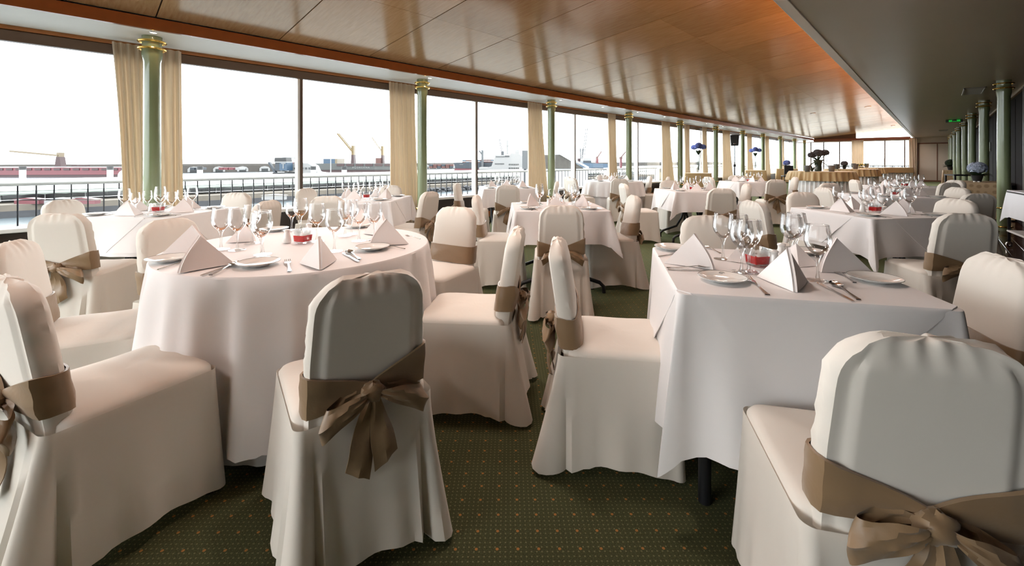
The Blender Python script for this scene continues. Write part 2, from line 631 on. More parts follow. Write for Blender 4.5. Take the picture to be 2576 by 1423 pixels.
# right wall: dark glossy panelling with frames, built panel by panel
DPAN = mat('black_brown_panel', (0.008, 0.005, 0.005), 0.75, spec=0.08)
wr = struct(ob('wall_right', MB().box(XR + 0.03, XR + 0.15, Y0, Y1, 0.0, ZC).data('wall_right', DPAN, False)))
dpm = MB().bbox(0, 0.04, 0, 1.14, 0.08, ZC - 0.06, 0.006).data('panel', DPAN, False)
stm = MB().bbox(-0.02, 0.04, 0, 0.05, 0.0, ZC - 0.03, 0.005).data('mullion', mat('grey_brown_stile', (0.10, 0.085, 0.075), 0.35), False)
y = 6.0
while y < Y1 - 1.2:
    ob('panel', dpm, wr, (XR - 0.01, y, -0.075))
    if int(y * 10) % 3 != 1:
        ob('mullion', stm, wr, (XR - 0.005, y + 1.16, 0))
    y += 1.22
struct(ob('trim_right', MB().bbox(XR - 0.02, XR + 0.03, Y0, Y1, ZC - 0.05, ZC, 0.004).data('trim_right', mat('tan_cornice', (0.33, 0.24, 0.16), 0.5), False)))
struct(ob('wall_near', MB().box(XW - 0.2, XR + 0.3, Y0 - 0.15, Y0, 0, 0.5).box(XW - 0.2, XR + 0.3, Y0 - 0.15, Y0, 2.44, 3.5).box(-0.3, XR + 0.3, Y0 - 0.15, Y0, 0.5, 2.44).data('wall_near', CREAMP, False)))
wn = struct(bpy.data.objects.new('window_20', None))  # unseen glazing behind the camera, width shaped for daylight on the near chairs
COL.objects.link(wn)
wn.location = (-3.0, Y0 - 0.08, 0.5)
for i in range(5):
    xa = XW + 0.05 + 1.28 * i
    ob('pane', MB().box(xa + 0.04, xa + 1.24, Y0 - 0.10, Y0 - 0.094, 0.49, 2.45).data('pane', PANE, False), wn, (3.0, -Y0 + 0.08, -0.5))
    ob('mullion', MB().bbox(xa - 0.04, xa + 0.04, Y0 - 0.14, Y0 - 0.04, 0.5, 2.44, 0.005).data('mullion', BRONZE, False), wn, (3.0, -Y0 + 0.08, -0.5))

# far wall with windows, triangular clerestory and sliding door
DX0 = -0.80
fx = [-6.05, -5.34, -3.84, -3.27, -2.26, -1.36, -1.16]
wf = struct(ob('wall_far', MB().box(XW, DX0 - 0.35, Y1, Y1 + 0.15, 0, 0.50).box(DX0 - 0.35, XR + 0.2, Y1, Y1 + 0.15, 0, ZC).box(XW, DX0 - 0.3, Y1, Y1 + 0.12, 2.44, 2.50).data('wall_far', CREAMP, False)))
struct(ob('trim_far', MB().bbox(XB, DX0 - 0.3, Y1 - 0.14, Y1 + 0.02, 2.50, 2.66, 0.006).data('trim_far', REDWOOD, False)))
struct(ob('wall_far_gable', MB().prism([(XB, 2.66), (-3.65, 2.66), (-3.65, zs(-3.65) + .06), (XB, zs(XB) + 0.06)], Y1 - 0.02, Y1 + 0.1).data('wall_far_gable', mat('brown_gable_board', (0.12, 0.06, 0.035), 0.5), False)))
w = bpy.data.objects.new('window_%d' % wi, None)
COL.objects.link(w)
struct(w)
w.location = (-3.6, Y1, 0.5)
loc = (3.6, -Y1, -0.5)
ob('window_sill', MB().bbox(XW, DX0 - 0.35, Y1 - 0.05, Y1 + 0.1, 0.50, 0.54, 0.005).data('window_sill', ALU, False), w, loc)
prev = XW
for x in fx[:2] + [-4.5] + fx[4:6] + [DX0 - 0.35]:
    ob('mullion', MB().bbox(x - 0.03, x + 0.03, Y1 - 0.01, Y1 + 0.08, 0.54, 2.44, 0.005).data('mullion', BRONZE, False), w, loc)
    ob('pane', MB().box(prev + 0.03, x - 0.03, Y1 + 0.04, Y1 + 0.046, 0.53, 2.45).data('pane', PANE, False), w, loc)
    prev = x
w2 = bpy.data.objects.new('window_%d' % (wi + 1), None)
COL.objects.link(w2)
struct(w2)
w2.location = (-2.5, Y1, 2.8)
ob('pane', MB().prism([(-3.62, 2.66), (DX0 - 0.3, 2.66), (DX0 - 0.3, zs(DX0 - 0.3) + .03), (-3.62, zs(-3.62) + .03)], Y1 + 0.02, Y1 + 0.03).data('pane', PANE, False), w2, (2.5, -Y1, -2.8))
DO = bpy.data.objects.new('door_1', None)
COL.objects.link(DO)
struct(DO)
DO.location = (0, Y1, 0)
DFR = mat('brown_door_frame', (0.16, 0.06, 0.03), 0.4)
ob('door_frame', MB().bbox(DX0, DX0 + 0.06, -0.05, 0.0, 0.0, 2.27, 0.005).bbox(DX0, XR, -0.05, 0.0, 2.20, 2.27, 0.005).bbox(DX0, XR, -0.05, 0, 0.0, 0.09, 0.005).data('door_frame', DFR, False), DO)
ob('door_panel', MB().bbox(DX0 + 0.06, 0.01, -0.035, -0.005, 0.09, 2.20, 0.004).data('door_panel', CREAMP, False), DO)
ob('door_panel', MB().bbox(0.05, 0.9, -0.035, -0.005, 0.09, 2.20, 0.004).data('door_panel', CREAMP, False), DO)
ob('stile', MB().bbox(0.01, 0.05, -0.05, -0.005, 0.09, 2.20, 0.004).data('stile', DFR, False), DO)


# ------------------------------------------------------------------ columns
def column_parts(r=0.083):
    sh = MB().lathe([(r, 0.05), (r, 0.48), (r, 0.50), (r * 0.96, 2.30), (r * 1.12, 2.38), (r * 1.12, 2.44), (r * 1.06, 2.46), (r * 1.06, 2.515), (r * 1.1, 2.53), (r * 1.1, ZC)], 28).data('shaft', GREENP)
    base = MB().lathe([(r * 1.25, 0), (r * 1.25, 0.03), (r * 1.1, 0.05), (r, 0.055)], 28).data('base', GREENP)
    ring = lambda R, z, t: MB().torus(R, t, z).data('brass_ring', BRASS)
    return [('shaft', sh), ('base', base), ('brass_ring', ring(r * 1.42, 2.45, 0.013)), ('brass_ring', ring(r * 1.42, 2.53, 0.013)),
            ('brass_ring', ring(r * 1.22, 0.075, 0.013)), ('brass_ring', ring(r * 1.25, 0.395, 0.011))]


CP = column_parts()
ordn = ['nearest', 'second', 'third', 'fourth', 'fifth', 'sixth', 'seventh', 'eighth', 'ninth', 'tenth', 'eleventh']
for i, y in enumerate(COLY[1:]):
    if i == 10:
        lab = 'last green column of the window row, in the far corner by end windows'
    elif i == 0:
        lab = 'nearest green column with brass rings, between beige curtains at the first window'
    else:
        lab = '%s green column with brass rings along the window wall, counted from the front' % ordn[i]
    thing('column', lab, 'column', (-6.25, y, 0), 0, CP, 'green columns along the windows', kind='thing')
RC = [(0.823, 11.21), (0.775, 14.61), (0.732, 18.25), (0.711, 21.95), (0.66, 25.4), (0.625, 28.9), (0.58, 32.2), (0.54, 34.55)]
for i, (x, y) in enumerate(RC):
    lab = ('nearest and thickest pale green column on the right, beside the white-draped trolley' if i == 0 else
           'rearmost pale green column of the right row beside the sliding door' if i == 7 else
           '%s pale green column of the right-hand row, counted from the front' % ordn[i])
    thing('column', lab, 'column', (x, y, 0), 0, CP, 'green columns on the right', kind='thing')


# ------------------------------------------------------------------ curtains
def curtain(ya, yb, z0, z1, flare=0.0, lean=0.0, folds=7, axis='y', x=-6.62):
    m = MB()
    rows = []
    n = folds * 8
    for i in range(15):
        t = i / 14
        z = z1 + (z0 - z1) * t
        r = []
        a = ya + (lean * (1 - (1 - t) ** 2))
        b = yb + flare * t ** 1.3
        for j in range(n + 1):
            s = j / n
            amp = 0.022 + 0.016 * t
            off = amp * math.sin(2 * PI * folds * s + 1.4 * math.sin(2.1 * t + 5 * s)) + 0.008 * math.sin(31 * s + 4 * t)
            c = a + (b - a) * s
            r.append((x + off, c, z) if axis == 'y' else (c, x + off, z))
        rows.append(r)
    m.grid(rows)
    back = [[(p[0] - 0.004, p[1], p[2]) if axis == 'y' else (p[0], p[1] + 0.004, p[2]) for p in r] for r in rows]
    m.grid(back, flip=True)
    return m


def curt(label, ya, yb, **kw):
    me = curtain(ya, yb, 0.03, 2.55, **kw).data('curtain', CURT)
    o = ob('curtain', me)
    tag(o, label, 'curtain', 'beige curtains along the windows')
    return o


curt('gathered beige curtain left of the nearest green column, bulging over the window edge', 0.27, 0.60, lean=0.10, flare=0.0, folds=5)
curt('narrow beige curtain right of the nearest green column', 0.66, 0.90, flare=0.02, folds=4)
curt('beige curtain left of the second window column', 3.72, 4.24, lean=0.01, flare=0.06, folds=7)
curt('beige curtain left of the third window column', 7.20, 7.72, flare=0.22, folds=7)
curt('beige curtain left of the fourth window column', 10.55, 10.98, lean=0.05, flare=0.12, folds=6)
curt('beige curtain left of the fifth window column', 13.9, 14.55, flare=0.4, folds=6)
curt('beige curtain behind the first gold table, right of the fifth window column', 15.75, 16.2, flare=0.1, folds=5)
curt('beige curtain between the blue flowers and the sixth window column', 17.45, 17.9, flare=0.2, folds=5)
curt('wide beige curtain behind the black loudspeaker', 19.7, 20.7, flare=0.4, folds=6)
curt('beige curtain behind the second tall vase of blue flowers', 23.1, 23.9, flare=0.3, folds=5)
curt('beige curtain left of the ninth window column', 26.2, 27.0, flare=0.35, folds=5)
curt('beige curtain left of the tenth window column', 29.4, 30.3, flare=0.3, folds=5)
curt('beige curtain in the far corner beside the last window column', 32.6, 33.7, flare=0.2, folds=5)
o = ob('curtain', curtain(-3.86, -3.25, 0.03, 2.52, axis='x', x=Y1 - 0.2, folds=6).data('curtain', CURT))
tag(o, 'beige curtain pair in the middle of the end windows', 'curtain', 'beige curtains on the end wall')
o = ob('curtain', curtain(-1.16, -0.82, 0.03, 2.52, axis='x', x=Y1 - 0.2, folds=4).data('curtain', CURT))
tag(o, 'narrow beige curtain between the end windows and the sliding door', 'curtain', 'beige curtains on the end wall')

# ------------------------------------------------------------------ ceiling fittings
GLOW = mat('lit_downlight', (1, 0.9, 0.75), 0.5, emit=((1.0, 0.82, 0.6), 30))
dl = [('ring', MB().torus(0.032, 0.006, -0.002, 18, 6).data('ring', STEEL)), ('lens', MB().lathe([(0.028, -0.004), (0.028, 0.0)], 16).data('lens', GLOW))]
for i, (u, v) in enumerate([(386, 81), (1081, 195.6), (1411, 251), (1516, 269), (1604, 281.6), (1672, 293)]):
    x, y = pw(u, v, ZC)
    thing('downlight', '%s small lit downlight in the white soffit above the window columns' % ordn[i], 'downlight', (max(min(x, -5.98), -6.1), y, ZC - 0.002), 0, dl, 'downlights in the white soffit')
for yy in [16.3, 18, 19.8, 22.6, 24.5, 27, 29.3]:
    thing('downlight', 'tiny lit downlight far along the white soffit', 'downlight', (-6.03, yy, ZC - 0.002), 0, dl, 'far downlights in the white soffit')
wdl = [('ring', MB().torus(0.085, 0.008, -0.001, 22, 6).data('ring', WHITEP)), ('lens', MB().lathe([(0.075, -0.006), (0.075, 0.004)], 20).data('lens', mat('unlit_lens', (0.7, 0.68, 0.62), 0.2)))]
for lab, x, y in (('round white downlight in the wooden ceiling beside the window reflections', -3.3, 19.4), ('round downlight in the wooden ceiling near the grey ceiling edge', -1.75, 19.9), ('round downlight at the far end of the wooden ceiling near the clerestory', -1.7, 31.5)):
    o = thing('downlight', lab, 'downlight', (x, y, zs(x) - 0.004), 0, wdl, 'downlights in the wooden ceiling')
    o.rotation_euler = (0, -math.atan(SL), 0)


def grille(w, l, n):
    fr = MB().bbox(-w / 2, w / 2, -l / 2, -l / 2 + .04, -0.02, 0.0, .004).bbox(-w / 2, w / 2, l / 2 - .04, l / 2, -0.02, 0.0, .004).bbox(-w / 2, -w / 2 + .03, -l / 2, l / 2, -0.02, 0, .004).bbox(w / 2 - .03, w / 2, -l / 2, l / 2, -0.02, 0, .004).data('frame', mat('grey_vent_frame', (0.32, 0.30, 0.26), 0.4), False)
    bk = MB().box(-w / 2 + .02, w / 2 - .02, -l / 2 + .03, l / 2 - .03, -0.003, 0.0).data('backing', BLACKM, False)
    sl = MB().bar((-w / 2 + .02, 0, -0.012), (w / 2 - .02, 0, -0.012), 0.022, 0.006).data('slat', mat('grey_slat', (0.45, 0.43, 0.38), 0.4), False)
    return fr, bk, sl


def vent(lab, x, y, w, l, n, rz=0):
    fr, bk, sl = grille(w, l, n)
    t = thing('ceiling_vent', lab, 'vent', (x, y, ZC), rz, [('frame', fr), ('backing', bk)], 'vents in the grey ceiling')
    for i in range(n):
        ob('slat', sl, t, (0, -l / 2 + 0.06 + (l - 0.12) * i / (n - 1), 0))
    return t


vent('slatted vent in the grey ceiling beside the nearest right-hand column', 0.52, 12.45, 0.30, 1.1, 14)
vent('small dark vent at the far end of the grey ceiling', 0.22, 27.5, 0.3, 0.9, 8)
es = thing('exit_sign', 'green lit exit sign under the grey ceiling by the right-hand columns', 'sign', (0.42, 20.6, ZC - 0.055), 0,
           [('housing', MB().bbox(-0.20, 0.20, -0.03, 0.03, -0.035, 0.055, 0.006).data('housing', mat('dark_sign_box', (0.02, 0.03, 0.02), 0.4), False)),
            ('lit_symbol', MB().box(-0.13, -0.05, -0.036, -0.03, -0.02, 0.035).box(0.06, 0.14, -0.036, -0.03, -0.02, 0.04).box(-0.04, 0.05, -0.036, -0.03, -0.018, -0.002).data('lit_symbol', mat('green_sign_light', (0.02, 0.4, 0.05), 0.5, emit=((0.02, 0.8, 0.08), 0.13)), False))])
thing('wall_switch', 'small white switch plate on the dark wall behind the second right column', 'switch', (XR - 0.02, 18.9, 1.62), 0,
      [('plate', MB().bbox(-0.02, 0.0, -0.14, 0.14, -0.14, 0.14, 0.006).data('plate', WHITEP, False)), ('rocker', MB().bbox(-0.03, -0.02, -0.05, 0.05, -0.06, 0.06, 0.004).data('rocker', ALU, False))])


# ------------------------------------------------------------------ covered chair (faces +y; origin on the floor under the back)
ZT = 0.862


def lean(z):
    return -0.15 * max(0, z - 0.44)


def back_hw(z):
    top, r, w = ZT, 0.105, 0.172
    ww = w - 0.012 * max(0, (z - 0.62)) / 0.24
    if z > top - r:
        d = (z - (top - r)) / r
        return ww - r + r * math.sqrt(max(0.0, 1 - d ** 2.4))
    return ww


def back_section(z, off=0.0, n=10, panel=True, seed=0):
    """loop round the backrest at height z: front left>right, side, rear right>left, side"""
    hw = back_hw(z) + off
    ht = 0.032 + off
    yc = lean(z)
    endt = min(1.0, max(0.0, (ZT - z) / 0.03))
    ht *= 0.35 + 0.65 * math.sqrt(endt)
    pts = []
    rip = lambda s: 0.0042 * min(1.0, max(0.0, (z - 0.60) / 0.05)) * math.sin(95 * z + 3 * s + seed) * math.sin(17 * z + 2.1 * s + seed)
    for j in range(n + 1):
        s = -1 + 2 * j / n
        b = 0.012 * (1 - s ** 4) * min(1, (ZT - z) / 0.08) * (1 if z > 0.47 else 0.6)
        pts.append((s * (hw - 0.006), yc + ht + b - 0.004 * (abs(s) > 0.98), z))
    for k in (0.55, 0.0, -0.55):
        pts.append((hw + 0.003 + rip(k), yc + ht * k, z + 0.004 * math.sin(9 * k + 3)))
    for j in range(n + 1):
        s = 1 - 2 * j / n
        ed = min((1 - abs(s)) * hw, (ZT - z) * 0.8)
        pb = 0.0
        if panel:
            q = min(1.0, max(0.0, (ed - 0.026) / 0.010))
            q = q * q * (3 - 2 * q)
            pb = 0.008 * q - 0.002 * math.exp(-((ed - 0.024) / 0.012) ** 2)
        pts.append((s * (hw - 0.006), yc - ht - pb, z))
    for k in (-0.55, 0.0, 0.55):
        pts.append((-hw - 0.003 - rip(k + 1), yc + ht * k, z + 0.004 * math.sin(7 * k + 1)))
    return pts


def back_mesh(seed):
    zsx = [0.43 + 0.02 * i for i in range(17)] + [0.757 + 0.105 * math.sin(PI / 2 * i / 9) for i in range(1, 9)] + [ZT - 0.0015]
    m = MB()
    rows = []
    for z in zsx:
        r = back_section(z, seed=seed, n=34)
        if z > 0.80:   # gathered seam along the top
            g = (z - 0.80) / (ZT - 0.80)
            r = [(x, y + 0.0035 * g * math.sin(140 * x + seed) * (1 if y > lean(z) else -1), zz + 0.0025 * g * math.sin(60 * x + 2 * seed) + 0.002 * g * math.sin(175 * x + seed)) for x, y, zz in r]
        rows.append(r)
    m.grid(rows, closed=True)
    c = rows[-1]
    m.fan(c, (0, lean(ZT), ZT + 0.002))
    return m.data('backrest', COVER)


def rrect(x0, x1, y0, y1, r, per=8, ns=10):
    """closed loop of points with (x, y, nx, ny, corner flag)"""
    out = []
    for (cx, cy, a0) in ((x1 - r, y0 + r, -90), (x1 - r, y1 - r, 0), (x0 + r, y1 - r, 90), (x0 + r, y0 + r, 180)):
        for k in range(per + 1):
            a = math.radians(a0 + 90 * k / per)
            out.append((cx + r * math.cos(a), cy + r * math.sin(a), math.cos(a), math.sin(a), 1 - abs(2 * k / per - 1)))
        # straight run to next corner
        a = math.radians(a0 + 90)
        nx, ny = math.cos(a), math.sin(a)
        if abs(ny) > 0.5:
            p0, p1 = (cx, cy + r * ny), ((x0 + r) if ny > 0 else (x1 - r), cy + r * ny)
        else:
            p0, p1 = (cx + r * nx, cy), (cx + r * nx, (y1 - r) if nx > 0 else (y0 + r))
        for k in range(1, ns):
            t = k / ns
            out.append((p0[0] + (p1[0] - p0[0]) * t, p0[1] + (p1[1] - p0[1]) * t, nx, ny, 0.0))
    return out


SX, SYB, SYF, SZ = 0.205, -0.02, 0.40, 0.475


def seat_mesh():
    m = MB()
    rows = []
    for inset, z in ((0.0, 0.395), (0.0, 0.43), (0.002, 0.452), (0.010, 0.464), (0.025, 0.4705), (0.06, 0.475), (0.12, 0.479), (0.19, 0.481)):
        L = rrect(-SX + inset, SX - inset, SYB + inset * 0.9, SYF - inset, max(0.012, 0.05 - inset * 0.3), 5, 7)
        rows.append([(p[0], p[1], z + (0.0015 * math.sin(40 * p[0] + 25 * p[1]) if inset > 0.02 else 0)) for p in L])
    m.grid(rows, closed=True)
    m.fan(rows[-1])
    return m.data('seat', COVER)


def skirt_mesh(seed):
    rnd = random.Random(seed)
    ph = [rnd.uniform(0, 6.28) for _ in range(6)]
    L = rrect(-SX - 0.002, SX + 0.002, -0.052, SYF + 0.003, 0.03, 8, 18)
    m = MB()
    rows = []
    N = 14
    for i in range(N + 1):
        t = i / N
        r = []
        for x, y, nx, ny, c in L:
            rear = max(0.0, -ny)
            side = abs(nx)
            front = max(0.0, ny)
            fl = 0.060 * rear + 0.030 * side + 0.024 * front
            out = fl * t ** 1.2
            # box pleats by the rear corners
            if y < 0.09 and abs(x) > 0.09:
                d = abs(abs(x) - 0.185) + (max(0, y + 0.02) if side > 0.5 else 0) * 1.0
                q = math.exp(-(d / 0.07) ** 2)
                out += q * t * (0.030 * math.cos(d * 120) + 0.012)
            out += t * 0.007 * math.sin(22 * x + ph[0]) * (rear + front) + t * 0.007 * math.sin(20 * y + ph[1]) * side
            out += t * t * 0.006 * math.sin(47 * (x + y) + ph[2])
            # hem rises between the corners
            mid = math.cos(PI * max(-1, min(1, x / 0.21)) / 2) if side < 0.5 else math.cos(PI * max(-1, min(1, (y - 0.175) / 0.23)) / 2)
            zb = 0.010 + 0.045 * max(0, mid) ** 0.8
            z = 0.448 + (zb - 0.448) * t
            r.append((x + nx * out, y + ny * out, z))
        rows.append(r)
    m.grid(rows, closed=True, flip=True)
    inner = [[(p[0] * 0.992, 0.17 + (p[1] - 0.17) * 0.992, p[2]) for p in r] for r in rows[-4:]]
    m.grid(inner, closed=True)
    return m.data('skirt', SKIRT)


def sash_mesh(seed):
    rnd = random.Random(seed + 40)
    tilt = rnd.uniform(-0.02, 0.03)
    m = MB()
    rows = []
    K = 6
    for k in range(K + 1):
        f = k / K
        base = back_section(0.53, 0.0075, 14, panel=False)
        r = []
        for (x, y, z) in base:
            q = min(1.0, abs(x) / 0.175)
            reary = y < lean(0.53) - 0.01
            if reary:
                zc, hh = 0.520 + 0.022 * q + tilt * x / 0.17, 0.020 + 0.040 * q ** 0.8
            else:
                zc, hh = 0.540 + tilt * x / 0.17, 0.058
            zz = zc - hh + 2 * hh * f
            cre = 0.004 * math.sin(PI * f) + 0.0025 * math.sin(9 * f + 6 * q + seed)
            dy = lean(zz) - lean(0.53)
            if reary:
                r.append((x, y + dy - cre - 0.0085 * min(1, (1 - q) * 6) - 0.012 * (1 - q) ** 2, zz))
            elif abs(x) > 0.16:
                r.append((x + math.copysign(cre * 0.6, x), y + dy, zz))
            else:
                r.append((x, y + dy + cre * 0.6, zz))
        rows.append(r)
    m.grid(rows, closed=True)
    # turned-in hems so that the band has thickness
    for rr, fl in ((rows[0], True), (rows[-1], False)):
        inn = [(x * 0.965, lean(0.53) + (y - lean(0.53)) * 0.86, z) for x, y, z in rr]
        m.grid([rr, inn], closed=True, flip=fl)
    return m.data('sash', SASHM)


def bow_meshes(seed):
    rnd = random.Random(seed + 9)
    yb = lean(0.52) - 0.032 - 0.024
    zk = 0.518
    knot = MB().ball((0, yb - 0.018, zk), 0.036, 0.026, 0.030, 14, 10,
                     lambda a, b: 0.13 * math.sin(3 * b + 4 * a + seed) + 0.06 * math.sin(7 * b)).data('knot', SASHM)
    loops = []
    for s in (-1, 1):
        L = rnd.uniform(0.105, 0.14)
        droop = rnd.uniform(0.10, 0.5)
        m = MB()
        rows = []
        for i in range(25):
            tau = 2 * PI * i / 24
            a = 0.5 - 0.5 * math.cos(tau)
            x = s * (0.014 + L * a)
            y = yb - 0.027 - 0.026 * math.sin(tau) * (1 - 0.3 * a)
            w = 0.018 + 0.076 * a ** 0.8
            zc = zk - droop * L * a - 0.02 * a * a
            row = []
            for j in range(7):
                q = j / 6 - 0.5
                row.append((x + s * 0.018 * a * (0.5 - abs(q)) * 2 - s * 0.012 * a * q, y - 0.008 * math.cos(6.28 * q) * a - 0.004 * math.sin(14 * q + 8 * a), zc + q * w))
            rows.append(row)
        m.grid(rows, flip=(s > 0))
        loops.append(m.data('bow_loop', SASHM))
    tails = []
    for s in (-1, 1):
        Lt = rnd.uniform(0.19, 0.25)
        sp = rnd.uniform(0.10, 0.22)
        m = MB()
        front, rear = [], []
        for i in range(15):
            t = i / 14
            w = 0.022 + 0.046 * min(1, t * 1.6)
            xc = s * (0.006 + sp * Lt * t)
            z0 = zk - 0.012 - Lt * t
            skirt_y = -0.057 - 0.060 * max(0, (0.45 - z0) / 0.44) ** 1.2
            y0 = min(yb - 0.006, skirt_y) - 0.012 - 0.004 * s - 0.008 * math.sin(7 * t + seed)
            fr, re = [], []
            for j in range(5):
                q = j / 4 - 0.5
                zz = z0 + s * q * 0.045 * t + 0.0
                yy = y0 - 0.010 * math.cos(PI * q) * (1 - 0.5 * t) + 0.004 * math.sin(9 * q + 5 * t)
                fr.append((xc + q * w, yy, zz))
                re.append((xc + q * w, yy + 0.0025, zz))
            front.append(fr)
            rear.append(re)
        m.grid(front, flip=True)
        m.grid(rear)
        for rr, flp in ((0, False), (-1, True)):
            m.grid([[p[rr] for p in front], [p[rr] for p in rear]], flip=flp)
        tails.append(m.data('bow_tail', SASHM))
    return [('knot', knot), ('bow_loop', loops[0]), ('bow_loop', loops[1]), ('bow_tail', tails[0]), ('bow_tail', tails[1])]


LEGS = [MB().bar((sx_ * 0.190, ya, 0.0), (sx_ * 0.165, yb_, 0.42), 0.022, 0.022).data('leg', DARKLEG, False) for sx_, ya, yb_ in ((-1, -0.082, -0.018), (1, -0.082, -0.018), (-1, 0.385, 0.36), (1, 0.385, 0.36))]
SEATM = seat_mesh()
VAR = []
for sd in range(4):
    VAR.append((back_mesh(sd * 1.7), skirt_mesh(sd), sash_mesh(sd), bow_meshes(sd)))


def chair(x, y, deg, label, group='covered chairs', bow=True, var=None, frame=True):
    """deg: heading of the sitter, measured from +x"""
    v = VAR[(len(CHAIRS) if var is None else var) % 4]
    parts = [('backrest', v[0]), ('seat', SEATM), ('skirt', v[1]), ('sash', v[2], v[3] if bow else None)]
    t = thing('covered_chair', label, 'chair', (x, y, 0), math.radians(deg - 90), parts, group)
    for lm in LEGS:
        ob('leg', lm, t)
    CHAIRS.append(t)
    return t


CHAIRS = []


def facing(x, y, tx, ty):
    return math.degrees(math.atan2(ty - y, tx - x))


# table centres, turn (degrees) and half side / radius
TB = {'T1': (-2.378, 0.847, 0, 0.635), 'T2': (-0.49, 1.97, 32.5, 0.40), 'T3': (-2.65, 3.30, 46.5, 0.425), 'T4': (-0.40, 4.87, 50, 0.425),
      'T5': (-4.82, 0.50, 42, 0.425), 'T6': (-4.83, 2.42, 42, 0.425), 'T7': (-5.18, 5.11, 54, 0.43), 'T8': (-5.20, 8.50, 0, 0.64),
      'T9': (-2.67, 6.62, 46, 0.425), 'T10': (-2.91, 10.24, 45, 0.425), 'T11': (-0.39, 7.42, 38, 0.425), 'T12': (-0.42, 10.25, 38, 0.425)}
TN = {'T1': 'big round front table', 'T2': 'right front square table', 'T3': 'middle square bent-legged table', 'T4': 'square table behind right front one',
      'T5': 'far-left window table', 'T6': 'table by the second window column', 'T7': 'table by the third window column', 'T8': 'far round table by the windows',
      'T9': 'square table with exposed black crossbars', 'T10': 'table before the blue-flower stands', 'T11': 'third table of the right-hand row', 'T12': 'fourth table of the right-hand row'}
